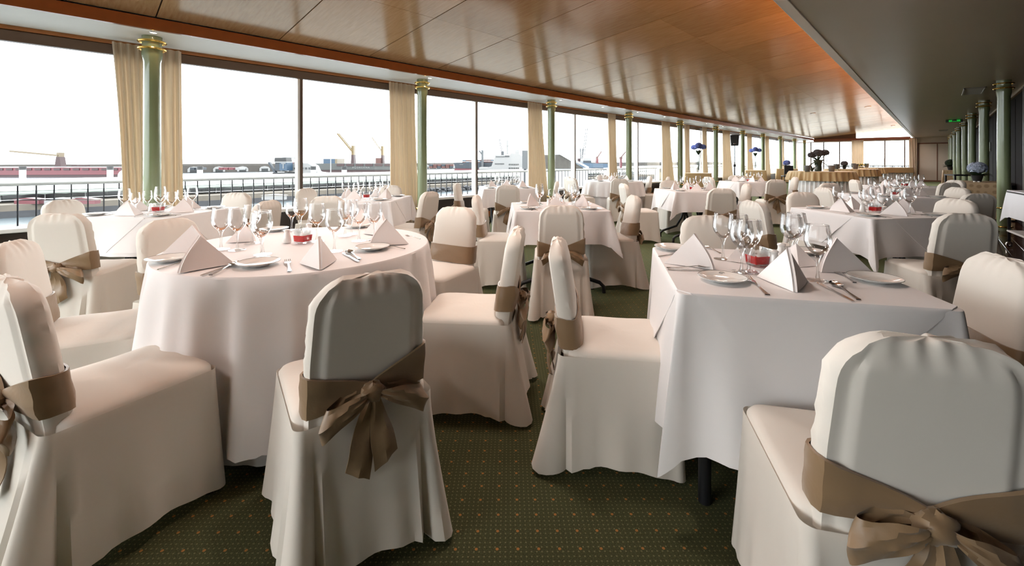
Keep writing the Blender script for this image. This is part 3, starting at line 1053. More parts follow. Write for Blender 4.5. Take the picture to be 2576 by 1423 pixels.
CH = [
    # x, y, heading (None = towards the table), table, bow?, label
    (-1.936, -0.085, 108, 'T1', 1, 'chair in the bottom left corner with ruched side and dangling brown sash'),
    (-2.74, -0.14, 72, 'T1', 0, 'chair at the left edge showing its smooth front, behind the corner chair'),
    (-1.27, 0.63, None, 'T1', 1, 'chair with neatly tied taupe bow, seen from behind at the big round table'),
    (-1.55, 1.52, None, 'T1', 1, 'side-on chair facing left, on the carpet aisle right of the big round table'),
    (-2.49, 1.90, -72, 'T1', 0, 'chair with taupe band across its front, behind the big round table'),
    (-3.12, 0.40, None, 'T1', 0, 'chair half hidden behind two pointed napkins left of the big round table'),
    (-4.06, -0.05, None, 'T5', 1, 'chair with large loose olive bow, left of the big round table'),
    (-4.10, 1.10, None, 'T5', 1, 'shadowed chair between the far-left window table and the big round table'),
    (-5.28, 1.15, None, 'T5', 0, 'chair against the window right of the nearest column'),
    (-5.36, -0.05, None, 'T5', 0, 'chair against the window behind the chair with loose olive bow'),
    (-5.51, 2.02, None, 'T6', 0, 'chair in front of the first window mullion'),
    (-4.22, 1.74, None, 'T6', 1, 'chair seen from behind over the glasses of the big round table'),
    (-4.05, 2.72, 203, 'T6', 1, 'chair with dark bow beside the base of the second window column'),
    (-5.38, 3.02, None, 'T6', 0, 'chair top showing behind napkins at the second window column'),
    (-5.16, 4.10, 40, 'T7', 1, 'side-on chair before the dark dado right of the second window column'),
    (-4.34, 4.30, None, 'T7', 1, 'chair seen from behind with crooked bow at the third-column table'),
    (-4.56, 5.60, None, 'T7', 0, 'chair edge showing beside the base of the third window column'),
    (-3.18, 2.80, None, 'T3', 1, 'side-on chair facing right with dangling sash, left of the middle square table'),
    (-2.06, 2.62, 131, 'T3', 1, 'chair seen squarely from behind in front of the middle square table'),
    (-2.15, 3.79, 225, 'T3', 1, 'side-on chair facing left, right of the middle square table'),
    (-5.20, 7.02, 78, 'T8', 1, 'chair with white back and dark bow left of the far round table'),
    (-5.66, 7.52, None, 'T8', 0, 'chair top peeking behind the white-backed one at the far round table'),
    (-4.36, 7.36, None, 'T8', 1, 'chair with hanging bow seen from behind at the far round table'),
    (-4.62, 8.98, None, 'T8', 0, 'chair right of the far round table, showing its pale front'),
    (-4.20, 9.00, 200, 'T8', 0, 'narrow side-on chair between the far round table and the crossbar table'),
    (-5.75, 8.95, None, 'T8', 0, 'chair top between the napkins behind the far round table'),
    (-3.30, 5.80, 48, 'T9', 1, 'side-on chair with bright seat facing the table with black crossbars'),
    (-3.28, 7.22, None, 'T9', 0, 'chair with shiny front behind the table with black crossbars'),
    (-1.92, 5.63, None, 'T9', 1, 'shaded chair seen from behind at the table with black crossbars'),
    (-2.06, 6.98, None, 'T9', 1, 'chair with brown sash right of the table with black crossbars'),
    (-3.42, 9.50, None, 'T10', 0, 'white-backed chair left of the table before the blue-flower stands'),
    (-3.35, 10.9, None, 'T10', 0, 'chair behind the table before the blue-flower stands, under the loudspeaker'),
    (-2.12, 9.05, None, 'T10', 1, 'chair with brown bow seen from behind, left of the big buffet skirt'),
    (-2.17, 10.60, None, 'T10', 0, 'chair facing left beside the big white buffet skirt'),
    (-1.06, 4.05, None, 'T4', 1, 'white-backed chair behind the right front glasses, facing the next square table'),
    (-1.12, 1.50, None, 'T2', 1, 'side-on chair facing right on the aisle, left of the right front square table'),
    (-0.045, 1.20, 121, 'T2', 1, 'largest chair in the bottom right corner with golden-brown bow'),
    (0.115, 2.26, None, 'T2', 0, 'big pale chair front at the right edge, brown band below'),
    (-0.97, 2.70, None, 'T2', 0, 'chair with ruched top behind the left napkin of the right front square table'),
    (-1.0, 5.50, None, 'T4', 0, 'chair with shaded front left of the second right-hand table'),
    (0.10, 4.07, None, 'T4', 1, 'chair seen from behind right of the second right-hand table'),
    (0.09, 5.45, None, 'T4', 0, 'low white chair front behind the plate, right of the second right-hand table'),
    (-1.12, 8.05, None, 'T11', 0, 'chair front beside the white buffet skirt, third right-hand table'),
    (0.27, 6.63, None, 'T11', 1, 'chair turned away with white edge, beside the nearest right-hand column'),
    (-0.98, 6.75, None, 'T11', 1, 'white-backed chair behind the glasses of the second right-hand table'),
    (0.15, 7.86, None, 'T11', 0, 'white chair front before the damask table, third right-hand table'),
    (-1.00, 9.90, None, 'T12', 0, 'chair top left of the fourth right-hand table, before the buffet'),
    (0.10, 9.70, None, 'T12', 1, 'arched chair back turned away at the fourth right-hand table'),
    (0.20, 10.9, None, 'T12', 0, 'rearmost chair front at the fourth right-hand table'),
]
for x, y, a, tb, bw, lab in CH:
    tx, ty = TB[tb][:2]
    chair(x, y, facing(x, y, tx, ty) if a is None else a, 'white covered ' + lab, 'white covered chairs with sashes', bool(bw))


# ------------------------------------------------------------------ tables and cloths
ZTOP = 0.750
ZCL = 0.757


def wishbone(half):
    """one folding trestle: curved feet, post, crossbars (in the plane x = const)"""
    m = MB()
    for s in (-1, 1):
        m.tube([(0, 0.02 * s, 0.40), (0, 0.05 * s, 0.30), (0, 0.13 * s, 0.17), (0, half * 0.80 * s, 0.095), (0, half * 0.88 * s, 0.06), (0, half * 0.89 * s, 0.0)], 0.017, 10)
        m.tube([(0, 0.02 * s, 0.38), (0, 0.05 * s, 0.50), (0, half * 0.55 * s, 0.62), (0, half * 0.62 * s, 0.73)], 0.015, 8)
    m.bar((0, -half * 0.62, 0.60), (0, half * 0.62, 0.60), 0.025, 0.03)
    m.bar((0, 0, 0.25), (0, 0, 0.72), 0.03, 0.025)
    m.bar((0, -half * 0.4, 0.50), (0, half * 0.4, 0.50), 0.02, 0.03)
    return m.data('leg', BLACKM)


def square_cloth(half, drop, tip, seed, name, mt, z=ZCL, ear=0.10, flare=0.03, grid_t=9, overlay=None):
    rnd = random.Random(seed)
    ph = [rnd.uniform(0, 6.28) for _ in range(8)]
    L = rrect(-half, half, -half, half, 0.022, 10, 26)
    m = MB()
    rows = []
    if overlay:
        # square topper laid diagonally: its corners hang as triangles over the middle of each side
        D = overlay
        zz = z + 0.0028

        def side_out(al, depth):
            t = max(0.0, (depth - 0.009) / (drop - 0.009))
            dc = half - abs(al)
            o_ = flare * t * (1 - math.exp(-(dc / 0.12) ** 2)) - 0.022 * t * math.exp(-((dc - 0.075) / 0.045) ** 2) + 0.012 * t
            o_ += 0.008 * t * math.sin(16 * al + ph[4]) + 0.005 * t * t * math.sin(37 * al + ph[5])
            return o_ + 0.006 * min(1, depth / 0.009) + 0.0035
        w = D - half
        ring = []
        for q in range(4):
            a = PI / 2 * q
            c_, s_ = math.cos(a), math.sin(a)
            T = lambda x, y, zc: (x * c_ - y * s_, x * s_ + y * c_, zc)
            N_ = 20
            cols = []
            for k in range(N_ + 1):
                al = -w + 2 * w * k / N_
                dep = max(0.0, w - abs(al))
                cols.append([T(half + 0.001, al, zz)] + [T(half + side_out(al, dep * f) - 0.001, al, zz - 0.001 - dep * f * 0.985) for f in (0.04, 0.12, 0.3, 0.5, 0.75, 1.0)])
                ring.append(cols[-1][0])
            m.grid(cols)
            hem = [c[-1] for c in cols]
            m.grid([hem, [(p[0] * 0.994, p[1] * 0.994, p[2]) for p in hem]])
        m.fan(ring, (0, 0, zz))
        m.grid([ring + ring[:1], [(p[0], p[1], p[2] - 0.0026) for p in ring + ring[:1]]])
        return m.data(name, mt)
    for s in (0.35, 0.7, 0.9, 0.985):
        rows.append([(x * s, y * s, z + 0.0008 * math.sin(30 * x * s + 17 * y * s + ph[0])) for x, y, *_ in L])
    m.fan(rows[0])
    rows.append([(x, y, z) for x, y, *_ in L])
    rows.append([(x + nx * 0.004, y + ny * 0.004, z - 0.002) for x, y, nx, ny, c in L])
    rows.append([(x + nx * 0.006, y + ny * 0.006, z - 0.009) for x, y, nx, ny, c in L])
    for i in range(1, grid_t + 1):
        t = i / grid_t
        r = []
        for x, y, nx, ny, c in L:
            sgx, sgy = (1 if x > 0 else -1), (1 if y > 0 else -1)
            k = (0 if sgx > 0 else 1) + (0 if sgy > 0 else 2)
            E = math.sin(PI / 2 * c) ** 1.2
            if c > 0:
                dx, dy = sgx * 0.7071, sgy * 0.7071
                mixx = E ** 0.7
                ox, oy = nx * (1 - mixx) + dx * mixx, ny * (1 - mixx) + dy * mixx
                out = (0.012 + (ear * (0.8 + 0.4 * math.sin(ph[k]))) * E) * t ** 0.85
                hang = drop + (tip - drop) * E ** 0.9
                x2, y2 = x + ox * out, y + oy * out
                # fold leans to one side
                tw = 0.03 * math.sin(ph[k + 2]) * E * t
                x2 += -dy * tw
                y2 += dx * tw
            else:
                dc = min(half - abs(x) if abs(ny) > 0.5 else half - abs(y), half)
                al = (x if abs(ny) > 0.5 else y)
                out = flare * t * (1 - math.exp(-(dc / 0.12) ** 2))
                out += -0.022 * t * math.exp(-((dc - 0.075) / 0.045) ** 2) + 0.012 * t
                out += 0.008 * t * math.sin(16 * al + ph[4]) + 0.005 * t * t * math.sin(37 * al + ph[5])
                hang = drop + 0.30 * (tip - drop) * math.exp(-(dc / 0.07) ** 2)
                x2, y2 = x + nx * out, y + ny * out
            r.append((x2 + nx * 0.006, y2 + ny * 0.006, z - 0.009 - (hang - 0.009) * t))
        rows.append(r)
    m.grid(rows[0:], closed=True)
    # hem band, turned in
    h = rows[-1]
    m.grid([h, [(p[0] * 0.994, p[1] * 0.994, p[2] + 0.001) for p in h], [(p[0] * 0.994, p[1] * 0.994, p[2] + 0.03) for p in h]], closed=True)
    return m.data(name, mt)


def round_cloth(R, drop, seed, name, mt, z=ZCL, folds=(13, 19, 7), amp=0.05, flare=0.05, scallop=0.0, n=220, top=True):
    rnd = random.Random(seed)
    ph = [rnd.uniform(0, 6.28) for _ in range(8)]
    A = [2 * PI * j / n for j in range(n)]
    m = MB()
    rows = []
    if top:
        for s in (0.3, 0.6, 0.85, 0.97):
            rows.append([(R * s * math.cos(a), R * s * math.sin(a), z + 0.0008 * math.sin(9 * a + 14 * s)) for a in A])
        m.fan(rows[0])
    rows.append([(R * math.cos(a), R * math.sin(a), z - 0.001) for a in A])
    rows.append([((R + .006) * math.cos(a), (R + .006) * math.sin(a), z - 0.008) for a in A])
    for i in range(1, 15):
        t = i / 14
        r = []
        for a in A:
            w = 0.5 * math.sin(folds[0] * a + ph[0] + 0.8 * math.sin(3 * a + ph[1])) + 0.35 * math.sin(folds[1] * a + ph[2]) + 0.25 * math.sin(folds[2] * a + ph[3])
            w = math.copysign(abs(w) ** 0.8, w)
            rr = R + 0.007 + flare * t + amp * w * (0.35 * min(1, t * 5) + 0.65 * t) + 0.004 * math.sin(41 * a + ph[4]) * t
            zz = z - 0.008 - (drop - 0.008) * t
            if i == 14:
                zz -= scallop * abs(math.sin(46 * a))
            r.append((rr * math.cos(a), rr * math.sin(a), zz))
        rows.append(r)
    m.grid(rows, closed=True)
    h = rows[-1]
    m.grid([h, [(p[0] * 0.995, p[1] * 0.995, p[2] + 0.001) for p in h], [(p[0] * 0.995, p[1] * 0.995, p[2] + 0.03) for p in h]], closed=True)
    return m.data(name, mt)


BOARD = mat('plywood_top', (0.25, 0.16, 0.09), 0.6)
SQTOP = MB().bbox(-0.40, 0.40, -0.40, 0.40, 0.725, ZTOP, 0.01).data('tabletop', BOARD, False)
WB = wishbone(0.44)
for tk, (x, y, a, hs) in TB.items():
    rnd_ = tk in ('T1', 'T8')
    nm = TN[tk]
    t = thing('dining_table', '%s on black folding legs, hidden under its white cloth' % nm, 'table', (x, y, 0), math.radians(a))
    if rnd_:
        ob('tabletop', MB().lathe([(hs - 0.03, 0.725), (hs - 0.025, 0.73), (hs - 0.025, ZTOP - 0.004), (hs - 0.03, ZTOP)], 40).data('tabletop', BOARD), t)
    else:
        k = ob('tabletop', SQTOP, t)
        k.scale = ((hs - 0.004) / 0.40, (hs - 0.004) / 0.40, 1)
    sp = 0.26 if not rnd_ else 0.35
    if tk == 'T3':
        ob('leg', WB, t, (0, -0.31, 0), (0, 0, PI / 2))
        ob('leg', WB, t, (0, 0.31, 0), (0, 0, PI / 2))
    elif tk == 'T2':
        for lx, ly in ((-0.30, -0.30), (0.30, -0.30), (0.30, 0.30), (-0.30, 0.30)):
            ob('leg', MB().tube([(lx, ly, 0), (lx, ly, 0.73)], 0.022, 12).data('leg', BLACKM), t)
    else:
        ob('leg', WB, t, (-sp if tk != 'T9' else 0, -sp if tk == 'T9' else 0, 0), (0, 0, PI / 2 if tk == 'T9' else 0))
        ob('leg', WB, t, (sp if tk != 'T9' else 0, sp if tk == 'T9' else 0, 0), (0, 0, PI / 2 if tk == 'T9' else 0))
    if tk == 'T1':
        c = ob('tablecloth', round_cloth(hs, 0.635, 5, 'tablecloth', CLOTH, scallop=0.010, amp=0.045, flare=0.055, folds=(15, 24, 8)), None, (x, y, 0))
        tag(c, 'scalloped white cloth falling nearly to the carpet around the big round front table', 'tablecloth', 'white tablecloths')
        c = ob('undercloth', round_cloth(hs - 0.012, 0.715, 8, 'undercloth', CLOTH, z=ZCL - 0.004, amp=0.02, flare=0.02), None, (x, y, 0))
        tag(c, 'longer white undercloth showing below the scalloped hem of the big round table', 'tablecloth', 'white tablecloths')
    elif tk == 'T8':
        c = ob('tablecloth', round_cloth(hs, 0.32, 15, 'tablecloth', CLOTH, amp=0.035, flare=0.05), None, (x, y, 0))
        tag(c, 'short white overcloth on the %s' % nm, 'tablecloth', 'white tablecloths')
        c = ob('undercloth', round_cloth(hs - 0.012, 0.73, 18, 'undercloth', CLOTH, z=ZCL - 0.004, amp=0.018, flare=0.02), None, (x, y, 0))
        tag(c, 'floor-length white undercloth of the %s' % nm, 'tablecloth', 'white tablecloths')
    else:
        dr, tp, er = (0.285, 0.40, 0.10)
        if tk == 'T2':
            dr, tp, er = 0.52, 0.60, 0.06
        c = ob('tablecloth', square_cloth(hs, dr, tp, int(tk[1:]) * 3, 'tablecloth', CLOTH, ear=er, flare=0.03 if tk != 'T2' else 0.05), None, (x, y, 0), (0, 0, math.radians(a)))
        tag(c, 'white linen cloth with pointed hanging corners on the %s' % nm, 'tablecloth', 'white tablecloths')
        c = ob('table_topper', square_cloth(hs, dr, tp, int(tk[1:]) * 3, 'table_topper', CLOTH, ear=er, flare=0.03 if tk != 'T2' else 0.05, overlay=2 * hs - (0.035 if tk == 'T2' else 0.16)), None, (x, y, 0), (0, 0, math.radians(a)))
        tag(c, 'white square topper laid cornerwise over the cloth of the %s' % nm, 'tablecloth', 'white table toppers')


# ------------------------------------------------------------------ tableware
def glass_parts(h, R):
    bowl_pts = [(0.006, 0.455), (0.35, 0.475), (0.62, 0.53), (0.86, 0.60), (0.985, 0.68), (1.0, 0.74), (0.97, 0.82), (0.89, 0.92), (0.82, 1.0)]
    bowl = MB().lathe([(R * r, h * z) for r, z in bowl_pts], 26, caps=False)
    bowl.torus(R * 0.82, 0.0011, h * 1.0, 26, 6)
    stem = MB().lathe([(0.0085, 0.006), (0.0045, 0.03 * 1), (0.004, h * 0.2), (0.0055, h * 0.36), (0.010, h * 0.43), (0.014, h * 0.458)], 12, caps=False)
    foot = MB().lathe([(R * 0.88, 0.0), (R * 0.9, 0.0015), (R * 0.5, 0.004), (0.0085, 0.0075)], 26)
    return [('bowl', bowl.data('bowl', WINEGLASS)), ('stem', stem.data('stem', SOLIDGLASS)), ('foot', foot.data('foot', SOLIDGLASS))]


GL_BIG, GL_MID = glass_parts(0.205, 0.043), glass_parts(0.175, 0.036)
plate_m = MB().lathe([(0.042, 0.0), (0.046, 0.002), (0.055, 0.006), (0.078, 0.0135), (0.083, 0.0155), (0.083, 0.0172), (0.078, 0.016), (0.056, 0.0085), (0.050, 0.006), (0.0001, 0.0055)], 40).data('plate', CHINA)
line_m = MB().torus(0.0825, 0.0009, 0.0172, 40, 5).data('rim_line', GREYL)
mono = MB()
mono.tube([(0.010 * math.cos(a), 0.0665 + 0.0055 * math.sin(a), 0.0128 + 0.0019 * math.sin(a)) for a in [0.5 * i for i in range(11)]], 0.0007, 5)
mono.tube([(-0.007 + 0.0035 * k, 0.0665 + 0.003 * math.sin(2.2 * k), 0.0130) for k in range(5)], 0.0007, 5)
MONO = mono.data('monogram', GREYL)
PLATE = [('rim_line', line_m)]


def cutlery():
    kn = MB()
    # knife along +y : handle then blade
    pr = [(-0.0, 0.0042), (0.02, 0.0058), (0.07, 0.0052), (0.10, 0.0042), (0.115, 0.0060), (0.15, 0.0078), (0.19, 0.0070), (0.205, 0.0020)]
    kn.grid([[(-w, y, 0.002), (-w, y, 0.0045), (w, y, 0.0045), (w, y, 0.002)] for y, w in pr], closed=True)
    kn.fan([(-0.0042, 0, 0.002), (-0.0042, 0, 0.0045), (0.0042, 0, 0.0045), (0.0042, 0, 0.002)])
    fk = MB()
    pf = [(0.0, 0.0065, 0.003), (0.02, 0.0055, 0.003), (0.06, 0.003, 0.005), (0.105, 0.0028, 0.009), (0.12, 0.006, 0.008), (0.135, 0.0110, 0.005), (0.148, 0.0112, 0.004)]
    fk.grid([[(-w, y, z), (-w, y, z + 0.0022), (w, y, z + 0.0022), (w, y, z)] for y, w, z in pf], closed=True)
    for q in (-0.0094, -0.0032, 0.0032, 0.0094):
        fk.grid([[(q - w, y, z), (q - w, y, z + 0.0018), (q + w, y, z + 0.0018), (q + w, y, z)] for y, w, z in ((0.146, 0.0018, 0.004), (0.17, 0.0016, 0.005), (0.19, 0.0007, 0.009))], closed=True)
    sp = MB()
    ps = [(0.0, 0.0065, 0.003), (0.02, 0.0055, 0.003), (0.06, 0.003, 0.005), (0.112, 0.0026, 0.010), (0.122, 0.004, 0.009)]
    sp.grid([[(-w, y, z), (-w, y, z + 0.0022), (w, y, z + 0.0022), (w, y, z)] for y, w, z in ps], closed=True)
    rows = []
    for i in range(9):
        t = i / 8
        y = 0.120 + 0.062 * t
        w = 0.0195 * math.sqrt(max(0.02, 1 - (2 * t - 1) ** 2)) * (1 - 0.12 * t)
        rows.append([(w * s, y, 0.0035 + 0.0065 * s * s + 0.006 * (2 * t - 1) ** 2 * (0.6)) for s in (-1, -0.6, -0.2, 0.2, 0.6, 1)])
    sp.grid(rows)
    sp.grid([[(x, y, z - 0.001) for x, y, z in r] for r in rows], flip=True)
    return kn.data('knife', STEEL), fk.data('fork', STEEL), sp.data('spoon', STEEL)


KNIFE, FORK, SPOON = cutlery()


def napkin_mesh(seed):
    """pyramid fold: flat back face B1-B2-A, two side faces that come together in a rounded layered seam A-C"""
    A, B1, B2, C = Vector((0, 0.080, 0.120)), Vector((-0.074, 0, 0.001)), Vector((0.074, 0, 0.001)), Vector((0, 0.160, 0.001))
    m = MB()
    n = 9

    def face(P, Q, bulge, lip, inset=0.0, flip=False):
        rows = []
        for i in range(n + 1):
            t = i / n
            r = []
            for j in range(n + 1):
                q = j / n
                p = P.lerp(A, t).lerp(Q.lerp(A, t), q)
                nn = (Q - P).cross(A - P).normalized()
                if nn.z < 0:
                    nn = -nn
                p = p + nn * (bulge * math.sin(PI * q) * (1 - t) - inset)
                if lip:
                    p += Vector((lip * 0.0055 * q ** 4, 0.014 * q ** 3 * math.sin(PI * min(1, t * 1.05)) * (1 - 0.3 * t), 0))
                p.z = max(0.0012, p.z)
                r.append(p)
            rows.append(r)
        m.grid(rows, flip=flip)
        return rows

    face(B1, B2, 0.004, 0)
    for P, lip in ((B1, -1), (B2, 1)):
        o_ = face(P, C, 0.007, lip, 0.0, lip < 0)
        i_ = face(P, C, 0.007, lip * 0.35, 0.004, lip > 0)
        m.grid([[r[-1] for r in o_], [r[-1] + Vector((0, 0.0018, 0)) for r in o_], [r[-1] for r in i_]], flip=lip > 0)
    # inner leaf seen in the seam
    face(B1.lerp(C, 0.35), C - Vector((0, 0.004, 0)), 0.002, 0.05, 0.006)
    return m.data('napkin', NAPK)


NAPM = [napkin_mesh(i) for i in range(2)]
cube_r = lambda w: rrect(-w, w, -w, w, 0.005, 3, 3)
cg = MB()
ro = [[(p[0], p[1], z) for p in cube_r(w)] for w, z in ((0.030, 0.0), (0.032, 0.004), (0.038, 0.072), (0.039, 0.075))]
ri = [[(p[0], p[1], z) for p in cube_r(w)] for w, z in ((0.0365, 0.075), (0.0355, 0.070), (0.0305, 0.010))]
cg.grid(ro, closed=True).fan(ro[0], flip=True).grid([ro[-1], ri[0]], closed=True).grid(ri, closed=True).fan(ri[-1])
HOLDER = cg.data('glass_cup', SOLIDGLASS)
gm = MB()
rg = [[(p[0], p[1], z) for p in cube_r(w)] for w, z in ((0.0300, 0.0105), (0.0308, 0.012), (0.0338, 0.043))]
gm.grid(rg, closed=True).fan(rg[0], flip=True).fan(rg[-1])
REDG = gm.data('red_gel', REDJ)
fm = MB()
rr_ = random.Random(3)
for _ in range(26):
    a, b, c = rr_.uniform(-.026, .026), rr_.uniform(-.026, .026), rr_.uniform(0.006, 0.011)
    fm.ball((a, b, 0.044), c, c, c * 0.7, 6, 4)
FROSTM = fm.data('crushed_top', FROST)
CANDLE = [('glass_cup', HOLDER), ('red_gel', REDG), ('crushed_top', FROSTM)]
SHAKER = [('body', MB().lathe([(0.021, 0), (0.022, 0.004), (0.019, 0.03), (0.015, 0.052), (0.0145, 0.058), (0.0175, 0.064), (0.016, 0.069), (0.006, 0.072)], 20).data('body', CHINA)),
          ('hole', MB().lathe([(0.002, 0.0722), (0.0021, 0.0726)], 8).data('hole', GREYL))]
ZI = ZCL + 0.0036


def glassware(label, x, y, big=True, group=None):
    return thing('wine_glass', label, 'glass', (x, y, ZI), random.uniform(0, 6), GL_BIG if big else GL_MID, group)


def plate(label, x, y, group, mono_=False, rz=0.0):
    o = ob('side_plate', plate_m, None, (x, y, ZI), (0, 0, rz))
    tag(o, label, 'plate', group)
    ob('rim_line', line_m, o)
    if mono_:
        ob('monogram', MONO, o, label='small grey monogram on the rim')
    return o


def between(name, me, label, a, b, group, L, dz=0.0):
    """cutlery lying from handle end a to tip b"""
    an = math.atan2(b[1] - a[1], b[0] - a[0])
    l = math.hypot(b[0] - a[0], b[1] - a[1])
    o = ob(name, me, None, (a[0], a[1], ZI - 0.0015 + dz), (0, 0, an - PI / 2))
    k = min(1.12, max(0.75, l / L))
    o.scale = (k, k, 1)
    tag(o, label, name, group)
    return o


def napkin_px(label, L, R, mode, group, k=0):
    """mode: which face of the pyramid the viewer sees: flat (back), seam, left (side face with the seam on its right), right"""
    a, b = Vector((*pw(*L, 0.762), 0)), Vector((*pw(*R, 0.762), 0))
    p, q = {'flat': ((-.074, 0), (.074, 0)), 'seam': ((.074, 0), (-.074, 0)), 'left': ((.074, 0), (0, .16)), 'right': ((0, .16), (-.074, 0)), 'axis': ((0, .16), (0, 0))}[mode]
    p, q = Vector((*p, 0)), Vector((*q, 0))
    sc = min(1.12, max(0.75, (b - a).length / (q - p).length))
    rot = math.atan2((b - a).y, (b - a).x) - math.atan2((q - p).y, (q - p).x)
    pr = Vector((p.x * math.cos(rot) - p.y * math.sin(rot), p.x * math.sin(rot) + p.y * math.cos(rot), 0)) * sc
    o = ob('napkin', NAPM[k], None, (a.x - pr.x, a.y - pr.y, ZI - 0.001), (0, 0, rot))
    o.scale = (sc,) * 3
    tag(o, label, 'napkin', group)


def napkin_at(label, x, y, deg, group, k=0, sc=1.0):
    o = ob('napkin', NAPM[k], None, (x, y, ZI - 0.001), (0, 0, math.radians(deg)))
    o.scale = (sc,) * 3
    tag(o, label, 'napkin', group)


P_ = lambda u, v: pw(u, v, 0.76)
G = 'wine glasses on the big round front table'
for lab, u, v, big in (('outermost left wine glass on the big round front table', 556, 627, True), ('wine glass left of the front one on the big round table', 597, 629, True),
                       ('wine glass in front of the dark far chair, big round table', 634, 612, True), ('nearest wine glass on the big round table, behind the white plate', 657, 649, True),
                       ('wine glass hidden behind the nearest one, big round table', 661, 640, True),
                       ('wine glass at the far left-middle of the big round table', 734, 579, False), ('wine glass beside the far-middle one on the big round table', 756, 582, True),
                       ('wine glass right behind the red candle cup, big round table', 797, 607, True), ('wine glass beside the central napkin, right of the red candle cup', 841, 632, True),
                       ('far glass left of the right cluster on the big round table', 868, 593, True), ('far glass in the middle of the right cluster on the big round table', 884, 589, True),
                       ('nearest glass of the right cluster on the big round table', 903, 606, True), ('rightmost wine glass, before the peach napkin on the big round table', 942, 603, True)):
    x, y = P_(u, v)
    glassware('clear ' + lab, x, y, big, G)
N = 'pyramid napkins on the big round front table'
napkin_px('white pyramid napkin nearest the left edge plate, frontmost on the big round table', (450, 686), (612, 658), 'right', N)
napkin_px('white pyramid napkin behind the frontmost one on the big round table', (402, 642), (545, 634), 'left', N, 1)
napkin_px('white pyramid napkin in the centre of the big round table, open side to the viewer', (807, 677), (801, 656), 'axis', N)
napkin_px('peach-lit pyramid napkin at the right rim of the big round table', (930, 618), (1048, 612), 'right', N)
napkin_px('pyramid napkin behind the peach-lit one on the big round table', (912, 587), (1002, 596), 'left', N, 1)
napkin_px('white pyramid napkin behind the left glasses of the big round table', (567, 610), (642, 606), 'left', N)
napkin_px('small pyramid napkin at the far rim of the big round table, behind the right glasses', (880, 569), (935, 567), 'flat', N, 1)
Gp = 'side plates on the big round front table'
for lab, u, v in (('white side plate at the left edge of the big round table', 424, 656), ('white side plate nearest the viewer on the big round table', 650, 667), ('white side plate right of the central napkin on the big round table', 937, 627),
                  ('white side plate at the far side of the big round table, behind the shaker', 690, 580), ('white side plate behind the right glasses of the big round table', 900, 571)):
    x, y = P_(u, v)
    plate(lab, x, y, Gp)
Gc = 'cutlery on the big round front table'
between('fork', FORK, 'steel fork lying alone between the front plate and the central napkin', P_(729, 684), P_(721, 648), Gc, 0.19)
between('knife', KNIFE, 'dark steel knife left of the front plate on the big round table', P_(506, 694), P_(600, 660), Gc, 0.205)
between('spoon', SPOON, 'steel spoon crossing the knife left of the front plate', P_(530, 695), P_(612, 659), Gc, 0.18, 0.002)
between('knife', KNIFE, 'steel knife right of the central napkin on the big round table', P_(902, 659), P_(858, 634), Gc, 0.205)
between('spoon', SPOON, 'steel spoon beside the knife right of the central napkin', P_(905, 653), P_(873, 632), Gc, 0.18)
between('fork', FORK, 'steel fork under the rim of the right plate on the big round table', P_(1018, 627), P_(974, 620), Gc, 0.19)
between('knife', KNIFE, 'steel knife under the frontmost napkin by the left edge plate', P_(397, 679), P_(475, 655), Gc, 0.205)
between('fork', FORK, 'steel fork under the peach-lit napkin, big round table', P_(1057, 602), P_(1034, 597), Gc, 0.19)
x, y = P_(762, 611)
thing('candle_cup', 'square glass cup of red gel on the big round front table', 'candle', (x, y, ZI), math.radians(28), CANDLE, 'red candle cups')
x, y = P_(722, 610)
thing('salt_shaker', 'white salt shaker left of the red cup on the big round table', 'shaker', (x, y, ZI), 0, SHAKER, 'white shakers')
x, y = P_(778, 592)
thing('salt_shaker', 'white shaker behind the red cup on the big round table', 'shaker', (x, y, ZI), 0, SHAKER, 'white shakers')

G = 'wine glasses on the right front table'
for lab, u, v, big in (('wine glass behind the left napkin of the right front table', 1819, 652, True), ('nearest wine glass of the left cluster, right front table', 1866, 685, True),
                       ('wine glass touching the nearest one, left cluster of the right front table', 1884, 683, True), ('far wine glass of the left cluster, right front table', 1858, 657, True),
                       ('wine glass behind the red cup of the right front table', 1896, 652, False),
                       ('left wine glass of the back pair, right front table', 1990, 656, True), ('right wine glass of the back pair, right front table', 2003, 650, True), ('small wine glass squeezed behind the back pair, right front table', 1999, 640, False),
                       ('lone wine glass between the two right napkins of the right front table', 2057, 706, True)):
    x, y = P_(u, v)
    glassware('clear ' + lab, x, y, big, G)
N = 'pyramid napkins on the right front table'
napkin_px('white pyramid napkin at the left end of the right front table', (1670, 661), (1826, 681), 'left', N)
napkin_px('bright white pyramid napkin in front, folded edge curling right, right front table', (1903, 694), (2034, 747), 'left', N, 1)
napkin_px('white pyramid napkin beside the right plate of the right front table', (2064, 683), (2198, 686), 'right', N)
napkin_px('white napkin half hidden behind the lone glass, right front table', (2010, 672), (2052, 668), 'flat', N, 1)
napkin_px('small pinkish napkin seen through the left glasses, right front table', (1826, 655), (1862, 660), 'flat', N)
Gp = 'side plates on the right front table'
for lab, u, v, mo in (('grey-rimmed side plate with monogram, front left of the right front table', 1817, 706, True), ('grey-rimmed side plate at the right corner of the right front table', 2200, 707, False),
                      ('side plate behind the back pair of glasses, right front table', 2024, 637, False), ('side plate behind the left napkin of the right front table', 1690, 627, False)):
    x, y = P_(u, v)
    plate(lab, x, y, Gp, mo, math.radians(20))
Gc = 'cutlery on the right front table'
between('fork', FORK, 'steel fork beside the monogrammed plate, tines away from the viewer', P_(1931, 743), P_(1866, 689), Gc, 0.19)
between('knife', KNIFE, 'steel knife at the front edge, right of the bright white napkin', P_(2146, 759), P_(2055, 711), Gc, 0.205)
between('spoon', SPOON, 'copper-tinted steel spoon beside the front-edge knife', P_(2160, 755), P_(2094, 714), Gc, 0.18)
